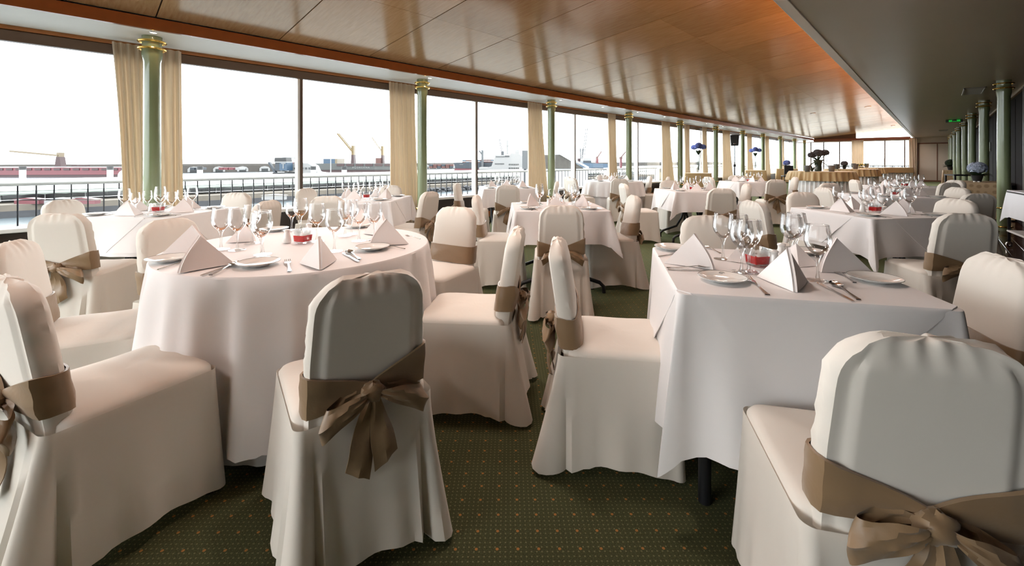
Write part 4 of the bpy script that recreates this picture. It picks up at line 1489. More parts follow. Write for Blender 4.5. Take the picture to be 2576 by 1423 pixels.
between('knife', KNIFE, 'steel knife before the left napkin of the right front table', P_(1680, 679), P_(1820, 683), Gc, 0.205)
between('spoon', SPOON, 'steel spoon before the left napkin of the right front table', P_(1678, 676), P_(1795, 675), Gc, 0.18, 0.002)
between('fork', FORK, 'steel fork tucked under the right corner plate of the right front table', P_(2150, 712), P_(2097, 682), Gc, 0.19)
between('fork', FORK, 'steel fork behind the left napkin of the right front table', P_(1812, 638), P_(1780, 624), Gc, 0.19)
between('knife', KNIFE, 'steel knife by the far left corner plate of the right front table', P_(1657, 646), P_(1690, 640), Gc, 0.205)
x, y = P_(1905, 668)
thing('candle_cup', 'square glass cup of red gel on the right front table', 'candle', (x, y, ZI), math.radians(52), CANDLE, 'red candle cups')
x, y = P_(1947, 672)
thing('salt_shaker', 'white salt shaker right of the red cup on the right front table', 'shaker', (x, y, ZI), 0, SHAKER, 'white shakers')
x, y = P_(1966, 652)
thing('salt_shaker', 'white shaker behind the first one on the right front table', 'shaker', (x, y, ZI), 0, SHAKER, 'white shakers')

# the other tables: one place setting per side
SIDE = {0: 'right-hand', 1: 'far', 2: 'left-hand', 3: 'near'}


def dress(tk, seed, glasses=8):
    x0, y0, a0, hs = TB[tk]
    rnd = random.Random(seed)
    nm = TN[tk]
    a0 = a0 if tk != 'T8' else 45
    R = min(hs, 0.50)
    for q in range(4):
        an = math.radians(a0 + 90 * q)                 # outward direction of this side
        # name the side by where it lies for the viewer
        rel = (math.degrees(an) - 44.7) % 360
        side = 'right' if rel < 30 or rel > 330 else 'far right' if rel < 70 else 'far' if rel < 110 else 'far left' if rel < 150 else 'left' if rel < 200 else 'near left' if rel < 245 else 'near' if rel < 290 else 'near right'
        n, t = (math.cos(an), math.sin(an)), (-math.sin(an), math.cos(an))
        pos = lambda o, s: (x0 + n[0] * o + t[0] * s, y0 + n[1] * o + t[1] * s)
        px, py = pos(R * 0.70, R * 0.62)
        plate('white side plate on the %s side of the %s' % (side, nm), px, py, 'side plates on the %s' % nm)
        bx, by = pos(R * 0.60, -R * 0.10)
        th = math.degrees(an) - 90 + rnd.choice((65, -65, 0, 65)) + rnd.uniform(-15, 15)
        napkin_at('white pyramid napkin on the %s side of the %s' % (side, nm), bx + 0.08 * math.sin(math.radians(th)), by - 0.08 * math.cos(math.radians(th)), th, 'pyramid napkins on the %s' % nm, q % 2, 1.0)
        gc = 'cutlery on the %s' % nm
        between('fork', FORK, 'steel fork on the %s side of the %s' % (side, nm), pos(R * 0.88, R * 0.32), pos(R * 0.42, R * 0.32), gc, 0.19)
        between('knife', KNIFE, 'steel knife on the %s side of the %s' % (side, nm), pos(R * 0.90, -R * 0.52), pos(R * 0.42, -R * 0.55), gc, 0.205)
        between('spoon', SPOON, 'steel spoon on the %s side of the %s' % (side, nm), pos(R * 0.90, -R * 0.64), pos(R * 0.48, -R * 0.66), gc, 0.18)
        for k in range(2):
            gx, gy = pos(R * (0.36 + 0.02 * k), -R * 0.42 + k * 0.105)
            glassware('clear %s wine glass on the %s side of the %s' % (('large', 'small')[k], side, nm), gx + rnd.uniform(-.012, .012), gy + rnd.uniform(-.012, .012), k == 0, 'wine glasses on the %s' % nm)
    thing('candle_cup', 'square glass cup of red gel on the %s' % nm, 'candle', (x0 + 0.02, y0 - 0.01, ZI), math.radians(a0 + 12), CANDLE, 'red candle cups')
    thing('salt_shaker', 'white salt shaker beside the red cup on the %s' % nm, 'shaker', (x0 - 0.06, y0 - 0.05, ZI), 0, SHAKER, 'white shakers')


for i, tk in enumerate(['T3', 'T4', 'T5', 'T6', 'T7', 'T8', 'T9', 'T10', 'T11', 'T12']):
    dress(tk, i + 3)


# ------------------------------------------------------------------ buffets, stands and flowers at the far end
def floret_ball(m, c, R, rnd, n=46, sz=0.030, flat=0.85):
    """hydrangea head: many small four-petalled florets over a ball"""
    for _ in range(n):
        a, b = rnd.uniform(0, 2 * PI), math.asin(rnd.uniform(-0.55, 1))
        d = Vector((math.cos(b) * math.cos(a), math.cos(b) * math.sin(a), math.sin(b) * flat))
        p = Vector(c) + d * R
        x = d.cross(Vector((0.3, 0.2, 1))).normalized()
        y = d.cross(x).normalized()
        w = rnd.uniform(0, PI / 2)
        for k in range(4):
            u = x * math.cos(w + k * PI / 2) + y * math.sin(w + k * PI / 2)
            v = d.cross(u)
            i = len(m.v)
            m.v += [tuple(p - d * 0.012), tuple(p + u * sz * 0.6 + v * sz * 0.45 + d * 0.004), tuple(p + u * sz * 1.1), tuple(p + u * sz * 0.6 - v * sz * 0.45 + d * 0.004)]
            m.f.append((i, i + 1, i + 2, i + 3))
    m.ball(c, R * 0.93, R * 0.93, R * 0.93 * flat, 10, 7)


def leaf(m, base, tip, w, bend=0.03):
    base, tip = Vector(base), Vector(tip)
    t = (tip - base)
    s = t.cross(Vector((0, 0, 1)))
    if s.length < 1e-4:
        s = Vector((1, 0, 0))
    s.normalize()
    rows = []
    for i in range(6):
        k = i / 5
        c = base.lerp(tip, k) + Vector((0, 0, bend * math.sin(PI * k)))
        ww = w * math.sin(PI * (0.08 + 0.92 * k) ** 0.8) * 0.5 + 0.002
        rows.append([c - s * ww, c + Vector((0, 0, -ww * 0.3)), c + s * ww])
    m.grid(rows)


def bouquet(label, x, y, z, vase, heads, leaves, petal, seed, stems_top=None, cat='flowers', group=None):
    rnd = random.Random(seed)
    t = thing('flower_vase', label, cat, (x, y, z), 0, [], group)
    ob('vase', vase, t)
    st = MB()
    for (hx, hy, hz, r) in heads:
        m = MB()
        floret_ball(m, (hx, hy, hz), r, rnd, n=int(60 + 500 * r), sz=0.026 + r * 0.1)
        ob('flower_head', m.data('flower_head', petal, False), t)
        st.tube([(hx * 0.12, hy * 0.12, stems_top or 0.1), (hx * 0.5, hy * 0.5, hz - r * 1.4), (hx, hy, hz - r * 0.7)], 0.006, 5)
    ob('stem', st.data('stem', LEAF), t)
    for b, tp, w in leaves:
        m = MB()
        leaf(m, b, tp, w)
        ob('leaf', m.data('leaf', LEAF, False), t)
    return t


BUFG = 'buffet tables'


def buffet_round(label, x, y, R, drop, seed):
    t = thing('buffet_table', label, 'table', (x, y, 0), 0, [], BUFG)
    ob('tabletop', MB().lathe([(R - 0.02, 0.78), (R - 0.02, 0.815)], 48).data('tabletop', BOARD), t)
    n = 300
    m = MB()
    rows = []
    for z in (0.80, 0.6, 0.4, 0.2, 0.03):
        tt = (0.8 - z) / 0.8
        rows.append([((R - 0.01 + 0.03 * tt + (0.022 + 0.012 * tt) * math.copysign(abs(math.sin(46 * a)) ** 0.6, math.sin(46 * a))) * math.cos(a), (R - 0.01 + 0.03 * tt + (0.022 + 0.012 * tt) * math.copysign(abs(math.sin(46 * a)) ** 0.6, math.sin(46 * a))) * math.sin(a), z) for a in [2 * PI * j / n for j in range(n)]])
    m.grid(rows, closed=True, flip=True)
    o = ob('pleated_skirt', m.data('pleated_skirt', WSKIRT), t, label='white pleated skirt')
    c = ob('overlay_cloth', round_cloth(R + 0.03, drop, seed, 'overlay_cloth', GOLD, z=0.825, folds=(30, 43, 9), amp=0.07, flare=0.055, n=360), None, (x, y, 0))
    tag(c, 'gold overlay cloth in soft folds on the %s' % label.split(' with')[0], 'tablecloth', 'gold overlay cloths')
    return t


b1 = at(2066, 15.9)
b2 = at(2140, 20.6)
b3 = at(2186, 25.0)
buffet_round('nearest round buffet with white pleated skirt', b1[0], b1[1], 0.98, 0.33, 3)
buffet_round('second round buffet with white pleated skirt, behind the nearest one', b2[0], b2[1], 1.0, 0.33, 4)
buffet_round('third round buffet with white pleated skirt before the end windows', b3[0], b3[1], 0.72, 0.33, 5)
bx = at(2249, 25.2)
t = thing('buffet_table', 'rectangular buffet with short gold cloth and white skirt before the end windows', 'table', (bx[0], bx[1], 0), TH * 0.75, [], BUFG)
ob('tabletop', MB().bbox(-0.72, 0.72, -0.35, 0.35, 0.78, 0.815, 0.01).data('tabletop', BOARD, False), t)
m = MB()
L = rrect(-0.72, 0.72, -0.36, 0.36, 0.03, 4, 90)
m.grid([[(p[0] + p[2] * 0.02 * math.sin(j * 0.9), p[1] + p[3] * 0.02 * math.sin(j * 0.9), z) for j, p in enumerate(L)] for z in (0.8, 0.4, 0.03)], closed=True, flip=True)
ob('pleated_skirt', m.data('pleated_skirt', WSKIRT), t, label='white pleated skirt')
LC = rrect(-0.75, 0.75, -0.38, 0.38, 0.03, 6, 26)
m = MB()
m.fan([(p[0], p[1], 0.825) for p in LC])
m.grid([[(p[0] + p[2] * (0.008 + 0.05 * k), p[1] + p[3] * (0.008 + 0.05 * k), 0.825 - 0.30 * k - 0.1 * k * p[4]) for p in LC] for k in (0, 0.05, 0.35, 0.7, 1)], closed=True, flip=True)
tag(ob('overlay_cloth', m.data('overlay_cloth', GOLD), None, (bx[0], bx[1], 0), (0, 0, TH * 0.75)), 'gold cloth with hanging corners on the rectangular end buffet', 'tablecloth', 'gold overlay cloths')

bucket = [('bucket', MB().lathe([(0.075, 0), (0.08, 0.005), (0.105, 0.20), (0.112, 0.205), (0.112, 0.215), (0.10, 0.215), (0.098, 0.20), (0.074, 0.02)], 22).data('bucket', ZINC)), ('rim', MB().torus(0.111, 0.006, 0.212, 22, 6).data('rim', ZINC))]
for lab, u, v, d in (('grey zinc bucket beside the tall lilies on the nearest round buffet', 2031, 428.5, 15.4), ('grey zinc bucket right of the tall flower vase, front rim of the nearest buffet', 2092, 430, 15.4),
                     ('grey zinc bucket behind the front one on the second buffet', 2104, 423, 20.1), ('grey zinc bucket before the end curtain on the second buffet', 2152, 424, 20.2),
                     ('small grey bucket at the end curtain on the third buffet', 2147, 421, 24.9), ('grey bucket beside the yellow flowers on the third buffet', 2180, 419, 25.0)):
    x, y = at(u, d)
    thing('zinc_bucket', lab, 'bucket', (x, y, 0.8265), 0, bucket, 'grey buckets on the buffets', 1.0 if d < 17 else 1.1)

rl = random.Random(12)
x, y = at(2058, 15.9)
vz = MB().lathe([(0.09, 0), (0.11, 0.01), (0.12, 0.08), (0.10, 0.2), (0.13, 0.36), (0.16, 0.42), (0.15, 0.42), (0.12, 0.35)], 24).data('vase', mat('dark_green_glazed_vase', (0.03, 0.045, 0.03), 0.2))
lv = [((0, 0, 0.38), (0.30 * math.cos(a) * k, 0.30 * math.sin(a) * k, 0.40 + 0.45 * e), 0.07) for a, k, e in [(rl.uniform(0, 6.3), rl.uniform(0.7, 1.9), rl.uniform(-0.7, 1.0)) for _ in range(26)]]
bouquet('tall green vase of dusky hydrangeas and lily leaves on the nearest round buffet', x, y, 0.8265, vz, [(-0.17, -0.05, 0.60, 0.14), (0.05, -0.10, 0.66, 0.15), (-0.04, 0.12, 0.70, 0.13), (0.20, 0.05, 0.68, 0.13)], lv, DULLF, 21, 0.35)
t = thing('lily_plant', 'low white lilies at the foot of the tall flower vase', 'flowers', (*at(2043, 15.5), 0.8265), 0, [])
for k in range(16):
    a = rl.uniform(0, 6.3)
    m = MB()
    leaf(m, (0, 0, 0.005), (0.18 * math.cos(a), 0.18 * math.sin(a), rl.uniform(0.03, 0.24)), 0.05)
    ob('leaf', m.data('leaf', LEAF if k % 3 else WHF, False), t)
potb = MB().lathe([(0.06, 0), (0.09, 0.12), (0.095, 0.13), (0.085, 0.13)], 18).data('pot', BLACKF)


def pot_plant(label, x, y, z, s, petal, seed, nleaf=10, group='potted hydrangeas'):
    rnd = random.Random(seed)
    lv = [((0, 0, 0.12), (0.24 * math.cos(a), 0.24 * math.sin(a), rnd.uniform(0.08, 0.20)), 0.11) for a in [6.28 * k / nleaf for k in range(nleaf)]]
    t = bouquet(label, x, y, z, potb, [(0, 0, 0.27, 0.145)], lv, petal, seed, 0.12, 'flowers', group)
    t.scale = (s,) * 3
    return t


x, y = at(2124, 20.3)
pot_plant('round dark hydrangea on the second round buffet', x, y, 0.8265, 0.95, DULLF, 31)
x, y = at(2166, 24.9)
t = thing('flower_dish', 'low dish of yellow flowers on the third buffet', 'flowers', (x, y, 0.8265), 0, [('dish', MB().lathe([(0.1, 0), (0.16, 0.04), (0.15, 0.04)], 20).data('dish', BLACKF))])
for k in range(14):
    a, r = rl.uniform(0, 6.3), rl.uniform(0.02, 0.26)
    ob('flower_head', MB().ball((r * math.cos(a), r * math.sin(a), rl.uniform(0.08, 0.2)), 0.05, 0.05, 0.04, 8, 5).data('flower_head', YELF if k % 2 else LEAF), t)

# small gold stands by the windows
def stand(label, x, y, rz, hx, hy, top=0.77):
    t = thing('flower_stand', label, 'table', (x, y, 0), rz, [], 'gold-draped stands by the windows')
    ob('tabletop', MB().bbox(-hx + .02, hx - .02, -hy + .02, hy - .02, top - 0.03, top - 0.004, 0.006).data('tabletop', BOARD, False), t)
    for sx_ in (-1, 1):
        for sy_ in (-1, 1):
            ob('leg', MB().bbox(sx_ * (hx - .08) - .02, sx_ * (hx - .08) + .02, sy_ * (hy - .08) - .02, sy_ * (hy - .08) + .02, 0, top - 0.03, .004).data('leg', BLACKM, False), t)
    L = rrect(-hx, hx, -hy, hy, 0.02, 6, 20)
    m = MB()
    m.fan([(p[0], p[1], top) for p in L])
    m.grid([[(p[0] + p[2] * (0.004 + 0.05 * k + 0.01 * k * math.sin(30 * (p[0] + p[1]))), p[1] + p[3] * (0.004 + 0.05 * k + 0.01 * k * math.sin(30 * (p[0] - p[1]))), top - (top - 0.04) * k) for p in L] for k in (0, 0.02, 0.3, 0.6, 1)], closed=True, flip=True)
    ob('gold_cloth', m.data('gold_cloth', GOLD), t)
    return t


s1 = (-6.10, onX(1757, -6.10))
s2 = (-6.05, onX(1900, -6.05))
s3 = (-6.0, onX(1979, -6.0))
stand('gold-draped stand carrying the first tall vase of blue hydrangeas', s1[0], s1[1], math.radians(18), 0.42, 0.38)
stand('gold-draped stand carrying the second tall vase of blue hydrangeas', s2[0], s2[1], math.radians(18), 0.42, 0.38)
stand('gold-draped stand with a low potted blue hydrangea, farthest along the windows', s3[0], s3[1], math.radians(15), 0.50, 0.44)
tv = MB().lathe([(0.10, 0.0), (0.10, 0.008), (0.03, 0.02), (0.028, 0.25), (0.05, 0.60), (0.075, 0.68), (0.07, 0.68), (0.045, 0.6)], 20, caps=False).data('vase', SOLIDGLASS)
heads = [(-0.16, 0, 0.92, 0.10), (0.15, 0.04, 0.93, 0.10), (0.0, -0.11, 0.95, 0.10), (0.02, 0.12, 0.96, 0.10), (0.0, 0.0, 1.0, 0.10)]
lvs = [((0, 0, 0.66), (0.13 * math.cos(a), 0.13 * math.sin(a), 0.82), 0.10) for a in [0.9 * k for k in range(7)]]
bouquet('first tall glass vase of bright blue hydrangeas by the windows', s1[0], s1[1], 0.772, tv, heads, lvs, BLUEF, 41, 0.1, 'flowers', 'tall blue hydrangea vases')
bouquet('second tall glass vase of bright blue hydrangeas by the windows', s2[0], s2[1], 0.772, tv, heads, lvs, BLUEF, 42, 0.1, 'flowers', 'tall blue hydrangea vases')
pot_plant('low potted blue hydrangea on the farthest gold stand', s3[0], s3[1], 0.772, 1.2, BLUEF, 43)

# loudspeaker on its pole
x, y = -5.6, onX(1848, -5.6)
t = thing('loudspeaker_stand', 'black pole stand carrying the loudspeaker before a window column', 'stand', (x, y, 0), 0, [
    ('pole', MB().lathe([(0.022, 0.02), (0.022, 1.0), (0.016, 1.0), (0.016, 1.80)], 12).data('pole', BLACKM)), ('collar', MB().lathe([(0.04, 0.98), (0.045, 1.0), (0.045, 1.06), (0.03, 1.08)], 12).data('collar', BLACKM))])
for k in range(3):
    a = 2.1 * k
    ob('leg', MB().tube([(0, 0, 0.55), (0.35 * math.cos(a), 0.35 * math.sin(a), 0.0)], 0.014, 8).data('leg', BLACKM), t)
t = thing('loudspeaker', 'black trapezoid loudspeaker on top of the pole stand', 'loudspeaker', (x, y, 1.80), math.radians(20), [
    ('cabinet', MB().prism([(-0.13, 0), (0.13, 0.0), (0.155, 0.42), (-0.155, 0.42)], -0.12, 0.14).data('cabinet', BLACKF, False)),
    ('grille', MB().bbox(-0.125, 0.125, -0.132, -0.12, 0.02, 0.40, 0.005).data('grille', mat('dark_grille', (0.03, 0.03, 0.032), 0.7), False)),
    ('handle', MB().bbox(-0.04, 0.04, -0.146, -0.132, 0.07, 0.09, 0.003).data('handle', STEEL, False))])
x, y = at(1972, 23.5)
thing('office_chair', 'dark chair back beside the farthest gold stand', 'chair', (-5.2, onX(1984, -5.2), 0), math.radians(30), [
    ('backrest', MB().bbox(-0.2, 0.2, -0.03, 0.03, 0.55, 0.98, 0.02).data('backrest', BLACKF)), ('seat', MB().bbox(-0.22, 0.22, 0.0, 0.44, 0.42, 0.48, 0.02).data('seat', BLACKF))] +
    [('leg', MB().bbox(a - .015, a + .015, b - .015, b + .015, 0, 0.42 if b > 0.1 else 0.6, 0.003).data('leg', BLACKM, False)) for a in (-0.18, 0.18) for b in (0.0, 0.4)])


# damask tables on the right, dark stand, trolley
def damask(label, x0, x1, y0, y1, top=0.76):
    t = thing('damask_table', label, 'table', ((x0 + x1) / 2, (y0 + y1) / 2, 0), 0, [], 'damask-draped tables on the right')
    hx, hy = (x1 - x0) / 2, (y1 - y0) / 2
    ob('tabletop', MB().bbox(-hx + .02, hx - .02, -hy + .02, hy - .02, top - 0.03, top - 0.004, 0.006).data('tabletop', BOARD, False), t)
    for sx_ in (-1, 1):
        for sy_ in (-1, 1):
            ob('leg', MB().bbox(sx_ * (hx - .06) - .02, sx_ * (hx - .06) + .02, sy_ * (hy - .06) - .02, sy_ * (hy - .06) + .02, 0, top - 0.03, .004).data('leg', BLACKM, False), t)
    L = rrect(-hx, hx, -hy, hy, 0.02, 8, 20)
    m = MB()
    m.fan([(p[0], p[1], top) for p in L])
    m.grid([[(p[0] + p[2] * (0.004 + 0.03 * k + 0.05 * k * p[4]), p[1] + p[3] * (0.004 + 0.03 * k + 0.05 * k * p[4]), top - (top - 0.03) * k) for p in L] for k in (0, 0.02, 0.3, 0.6, 1)], closed=True, flip=True)
    ob('damask_cloth', m.data('damask_cloth', DAMASK), t)
    return t


damask('gold damask table behind the nearest right column, pale blue hydrangea on it', 0.37, 1.05, 13.05, 14.15)
damask('gold damask table near the sliding door with a small potted plant', 0.22, 0.95, 29.2, 31.2)
pot_plant('pale blue potted hydrangea with dark leaves on the nearer damask table', 0.62, 13.55, 0.762, 1.05, PALEF, 51, 12)
t = pot_plant('small potted plant with one white bloom on the far damask table', 0.48, 30.0, 0.762, 1.3, LEAF, 52, 12)
thing('tea_light', 'pair of tiny white tea lights at the foot of the pale hydrangea', 'candle', (0.60, 13.22, 0.7615), 0, [('cup', MB().lathe([(0.02, 0), (0.024, 0.02)], 14, cx=-0.03).lathe([(0.02, 0), (0.024, 0.02)], 14, cx=0.03).data('cup', WHF))])
m = MB()
for a in (-0.3, 0.3):
    for b in (-0.25, 0.25):
        m.bar((a, b, 0), (a, b, 0.80), 0.035, 0.035)
t = thing('side_stand', 'open dark wooden stand behind the nearer damask table', 'stand', (0.55, 17.0, 0), math.radians(20), [('top', MB().bbox(-0.33, 0.33, -0.28, 0.28, 0.80, 0.835, 0.006).data('top', BLACKM, False)), ('shelf', MB().bbox(-0.30, 0.30, -0.25, 0.25, 0.22, 0.24, 0.004).data('shelf', BLACKM, False))])
for a in (-0.3, 0.3):
    for b in (-0.25, 0.25):
        ob('leg', MB().bar((a, b, 0), (a, b, 0.80), 0.035, 0.035).data('leg', BLACKM, False), t)

t = thing('service_trolley', 'black service trolley with castors at the right edge, draped in white', 'trolley', (0.92, 8.72, 0), math.radians(8), [
    ('top_shelf', MB().bbox(-0.17, 0.17, -0.42, 0.42, 0.76, 0.79, 0.006).data('top_shelf', BLACKM, False)), ('lower_shelf', MB().bbox(-0.17, 0.17, -0.42, 0.42, 0.22, 0.245, 0.006).data('lower_shelf', ALU, False))])
for a in (-0.15, 0.15):
    for b in (-0.4, 0.4):
        ob('leg', MB().bar((a, b, 0.09), (a, b, 0.76), 0.025, 0.025).data('leg', BLACKM, False), t)
        wv = ob('castor', MB().torus(0.028, 0.014, 0.0, 16, 8).data('castor', STEEL), t, (a, b, 0.043), (PI / 2, 0, 0.4))
c = ob('trolley_cloth', square_cloth(0.33, 0.36, 0.46, 77, 'trolley_cloth', mat('cool_white_cloth', (0.80, 0.81, 0.85), 0.75), z=0.797), None, (0.92, 8.72, 0), (0, 0, math.radians(8)))
c.scale = (0.5, 1.32, 1)
tag(c, 'cool white cloth hanging over the service trolley', 'tablecloth', 'white tablecloths')


# ------------------------------------------------------------------ balcony and harbour outside
struct(ob('balcony_floor', MB().box(-7.85, -6.94, Y0 - 1, Y1 + 2, -0.15, 0.05).box(-7.85, 1.5, Y1 + 0.2, Y1 + 2, -0.15, 0.05).data('balcony_floor', mat('balcony_concrete', (0.12, 0.12, 0.115), 0.8), False)))
RX = -7.6
PIL = [-4.4, 0.80, 4.50, 8.42, 12.15, 15.70, 19.3, 22.9, 26.5, 30.1, 33.7]
OUTW = mat('outdoor_white_paint', (0.45, 0.455, 0.45), 0.6)
pil_m = MB().bbox(-0.10, 0.10, -0.13, 0.13, 0.05, 0.915, 0.008).data('pillar', OUTW, False)
bal_m = MB().bar((0, 0, 0.10), (0, 0, 0.91), 0.014, 0.014).data('baluster', RAILB, False)
for i in range(len(PIL) - 1):
    a, b = PIL[i] + 0.13, PIL[i + 1] - 0.13
    far = i > 5
    lab = ('%s stretch of balcony railing outside the windows, white top rail over black bars' % ordn[i]) if i < 11 else ''
    t = thing('balcony_railing', lab, 'railing', (RX, (a + b) / 2, 0.05), 0, [], 'balcony railings outside the windows')
    ob('top_rail', MB().tube([(0, a - (a + b) / 2, 0.885), (0, b - (a + b) / 2, 0.885)], 0.026, 12).data('top_rail', OUTW), t)
    ob('bottom_rail', MB().bar((0, a - (a + b) / 2, 0.06), (0, b - (a + b) / 2, 0.06), 0.03, 0.02).data('bottom_rail', RAILB, False), t)
    n = int((b - a) / 0.147)
    for k in range(1, n + 1):
        ob('baluster', bal_m, t, (0, a + (b - a) * k / (n + 1) - (a + b) / 2, -0.05))
    ob('pillar', pil_m, t, (0, b + 0.13 - (a + b) / 2, -0.05))
t = thing('balcony_railing', 'white railing outside the end windows', 'railing', (-3.5, Y1 + 1.2, 0.05), 0, [], 'balcony railings outside the windows')
ob('top_rail', MB().tube([(-4, 0, 0.885), (3.5, 0, 0.885)], 0.026, 12).data('top_rail', OUTW), t)
for k in range(40):
    ob('baluster', bal_m, t, (-3.9 + 0.19 * k, 0, -0.05))

ZWT = -6.0
struct(ob('water', MB().fan([(-4000, -3000, ZWT), (2500, -3000, ZWT), (2500, 6000, ZWT), (-4000, 6000, ZWT)]).data('water', WATER, False)))
PIERC = mat('pier_stone', (0.07, 0.06, 0.048), 0.9, noise=(0.6, 0.3), bump=(1.5, 0.6))
RUB = mat('dark_wet_rubble', (0.012, 0.013, 0.016), 0.7, noise=(0.8, 0.5), bump=(1.2, 1.0))
struct(ob('trim_pier', MB().box(-112, -83.4, -40, 170, ZWT, -4.35).data('trim_pier', PIERC, False)))
rb = MB()
rr_ = random.Random(5)
for k in range(520):
    yy = 52 + 75 * rr_.random()
    s_ = rr_.uniform(0.25, 0.6)
    rb.ball((-83.0 + rr_.uniform(-0.5, 0.9), yy, ZWT + rr_.uniform(-0.1, 0.9)), s_, s_ * 1.3, s_ * 0.8, 6, 4)
struct(ob('trim_waterline', MB().box(-83.5, -83.25, -40, 170, ZWT, -5.15).data('trim_waterline', RUB, False)))
o = ob('rubble', rb.data('rubble', RUB, False))
tag(o, 'dark wet boulders heaped along the foot of the stone quay', 'rocks', kind='stuff')


class Px:
    """builder for a far thing facing the harbour view: pixel measures become metres at its own distance"""
    def __init__(s, name, label, cat, u0, d, group=None):
        s.d, s.u0 = d, u0
        x, y = at(u0, d)
        s.t = thing(name, label, cat, (x, y, ZWT), TH, [], group)

    def X(s, u):
        return (u - s.u0) / F * s.d

    def Z(s, v):
        return H + (HY - v) / F * s.d - ZWT

    def poly(s, name, m, pts, thick, y0=0.0, parent=None, label=None):
        mb = MB().prism([(s.X(u), s.Z(v)) for u, v in pts], y0, y0 + thick)
        return ob(name, mb.data(name, m, False), parent or s.t, label=label)

    def box(s, name, m, u0, u1, v0, v1, thick, y0=0.0, parent=None, label=None):
        return s.poly(name, m, [(u0, v1), (u1, v1), (u1, v0), (u0, v0)], thick, y0, parent, label)

    def beam(s, name, m, a, b, w, y=0.0, parent=None):
        mb = MB().bar((s.X(a[0]), y, s.Z(a[1])), (s.X(b[0]), y, s.Z(b[1])), w, w)
        return ob(name, mb.data(name, m, False), parent or s.t)

    def text(s, txt, m, u, v, size_px, y, parent=None, spacing=1.0):
        c = bpy.data.curves.new('lettering', 'FONT')
        c.body = txt
        c.align_x = 'CENTER'
        c.align_y = 'CENTER'
        c.size = size_px / F * s.d * 1.35
        c.space_character = spacing
        c.extrude = 0.03
        c.materials.append(m)
        tmp = bpy.data.objects.new('tmp', c)
        COL.objects.link(tmp)
        bpy.context.view_layer.update()
        me = bpy.data.meshes.new_from_object(tmp.evaluated_get(bpy.context.evaluated_depsgraph_get()))
        bpy.data.objects.remove(tmp)
        o = bpy.data.objects.new('lettering', me)
        COL.objects.link(o)
        o.parent = parent or s.t
        o.location = (s.X(u), y, s.Z(v))
        o.rotation_euler = (PI / 2, 0, 0)
        return o


HRED = mat('ship_crimson', (0.062, 0.005, 0.010), 0.5)
HDRED = mat('ship_maroon', (0.0184, 0.0049, 0.0057), 0.6)
HGREY = mat('ship_grey', (0.0254, 0.0278, 0.0270), 0.5)
HNAVY = mat('ship_navy', (0.0033, 0.0082, 0.0148), 0.5)
HBLUE = mat('ship_blue', (0.0074, 0.0254, 0.0491), 0.5)
HWHITE = mat('ship_white', (0.1254, 0.1254, 0.1254), 0.5)
HYEL = mat('crane_yellow', (0.0696, 0.0430, 0.0074), 0.5)
HCREAM = mat('crane_cream', (0.0818, 0.0614, 0.0348), 0.5)
HBLK = mat('ship_black', (0.0041, 0.0045, 0.0053), 0.6)
HORANGE = mat('container_red', (0.0409, 0.0098, 0.0066), 0.6)
HSTEEL = mat('crane_grey', (0.0368, 0.0409, 0.0450), 0.5)
HWIN = mat('dark_window', (0.0049, 0.0066, 0.0074), 0.2)
STONE = mat('breakwater_stone', (0.0348, 0.0307, 0.0270), 0.9, noise=(0.08, 0.3))
QGLASS = mat('quay_glazing', (0.0123, 0.0148, 0.0148), 0.15, noise=(0.2, 0.5))
AWN = mat('mint_awning', (0.0532, 0.0634, 0.0552), 0.7)

# breakwater with arches
t = thing('breakwater', 'long grey stone breakwater with white arches across the harbour', 'breakwater', (-330, 150, ZWT), 0, [])
ob('sea_wall', MB().box(-6, 6, -420, 900, 0, 4.7).box(-6, -3, -420, 900, 4.7, 5.4).data('sea_wall', STONE, False), t)
arch = MB().prism([(-3.2, 0.4), (3.2, 0.4), (3.2, 2.2), (2.2, 3.4), (0, 3.9), (-2.2, 3.4), (-3.2, 2.2)], -0.25, 0.25).data('arch', HWHITE, False)
door = MB().prism([(-2.0, 0.4), (2.0, 0.4), (2.0, 2.2), (-2.0, 2.2)], -0.3, -0.25).data('gate', HWIN, False)
for k in range(34):
    a_ = ob('arch', arch, t, (6.3, -230 + 13 * k, 0), (0, 0, PI / 2))
    ob('gate', door, a_)

# quay building with white roof, awning and glass front
t = thing('quay_building', 'long low white-roofed quay building with mint awning and glass front', 'building', (-88, 40, -4.35), 0, [])
ob('roof', MB().grid([[(0.6, -75, 1.55), (0.6, 130, 1.55)], [(-4, -75, 2.05), (-4, 130, 2.05)], [(-22, -75, 2.52), (-22, 130, 2.52)]]).box(-22, 0.6, -75, 130, 1.30, 1.50).data('roof', OUTW, False), t)
ob('back_wall', MB().box(-21, -20, -75, 130, 0, 1.4).data('back_wall', HGREY, False), t)
ob('glass_front', MB().box(-3.2, -3.0, -75, 130, 0, 1.35).data('glass_front', QGLASS, False), t)
aw = MB()
n = 400
ys = [-75 + 205 * k / n for k in range(n + 1)]
aw.grid([[(0.6, y_, 1.50) for y_ in ys], [(1.35, y_, 1.22) for y_ in ys], [(1.4, y_, 1.02 + 0.10 * abs(math.sin(y_ * 1.6))) for y_ in ys]])
ob('awning', aw.data('awning', AWN, False), t)
pst = MB().box(-0.06, 0.06, -0.06, 0.06, 0, 1.35).data('post', OUTW, False)
for k in range(50):
    ob('post', pst, t, (-2.7, -72 + 4.1 * k, 0))
ob('kerb_rail', MB().bar((3.6, -75, 0.55), (3.6, 130, 0.55), 0.06, 0.06).data('kerb_rail', OUTW, False), t)
pan = MB().box(0, 0.08, -0.9, 0.9, 0.08, 1.25).data('dark_door', HWIN, False)
for k in range(34):
    ob('dark_door', pan, t, (-2.98, -60 + 5.3 * k + rr_.uniform(-1, 1), 0))
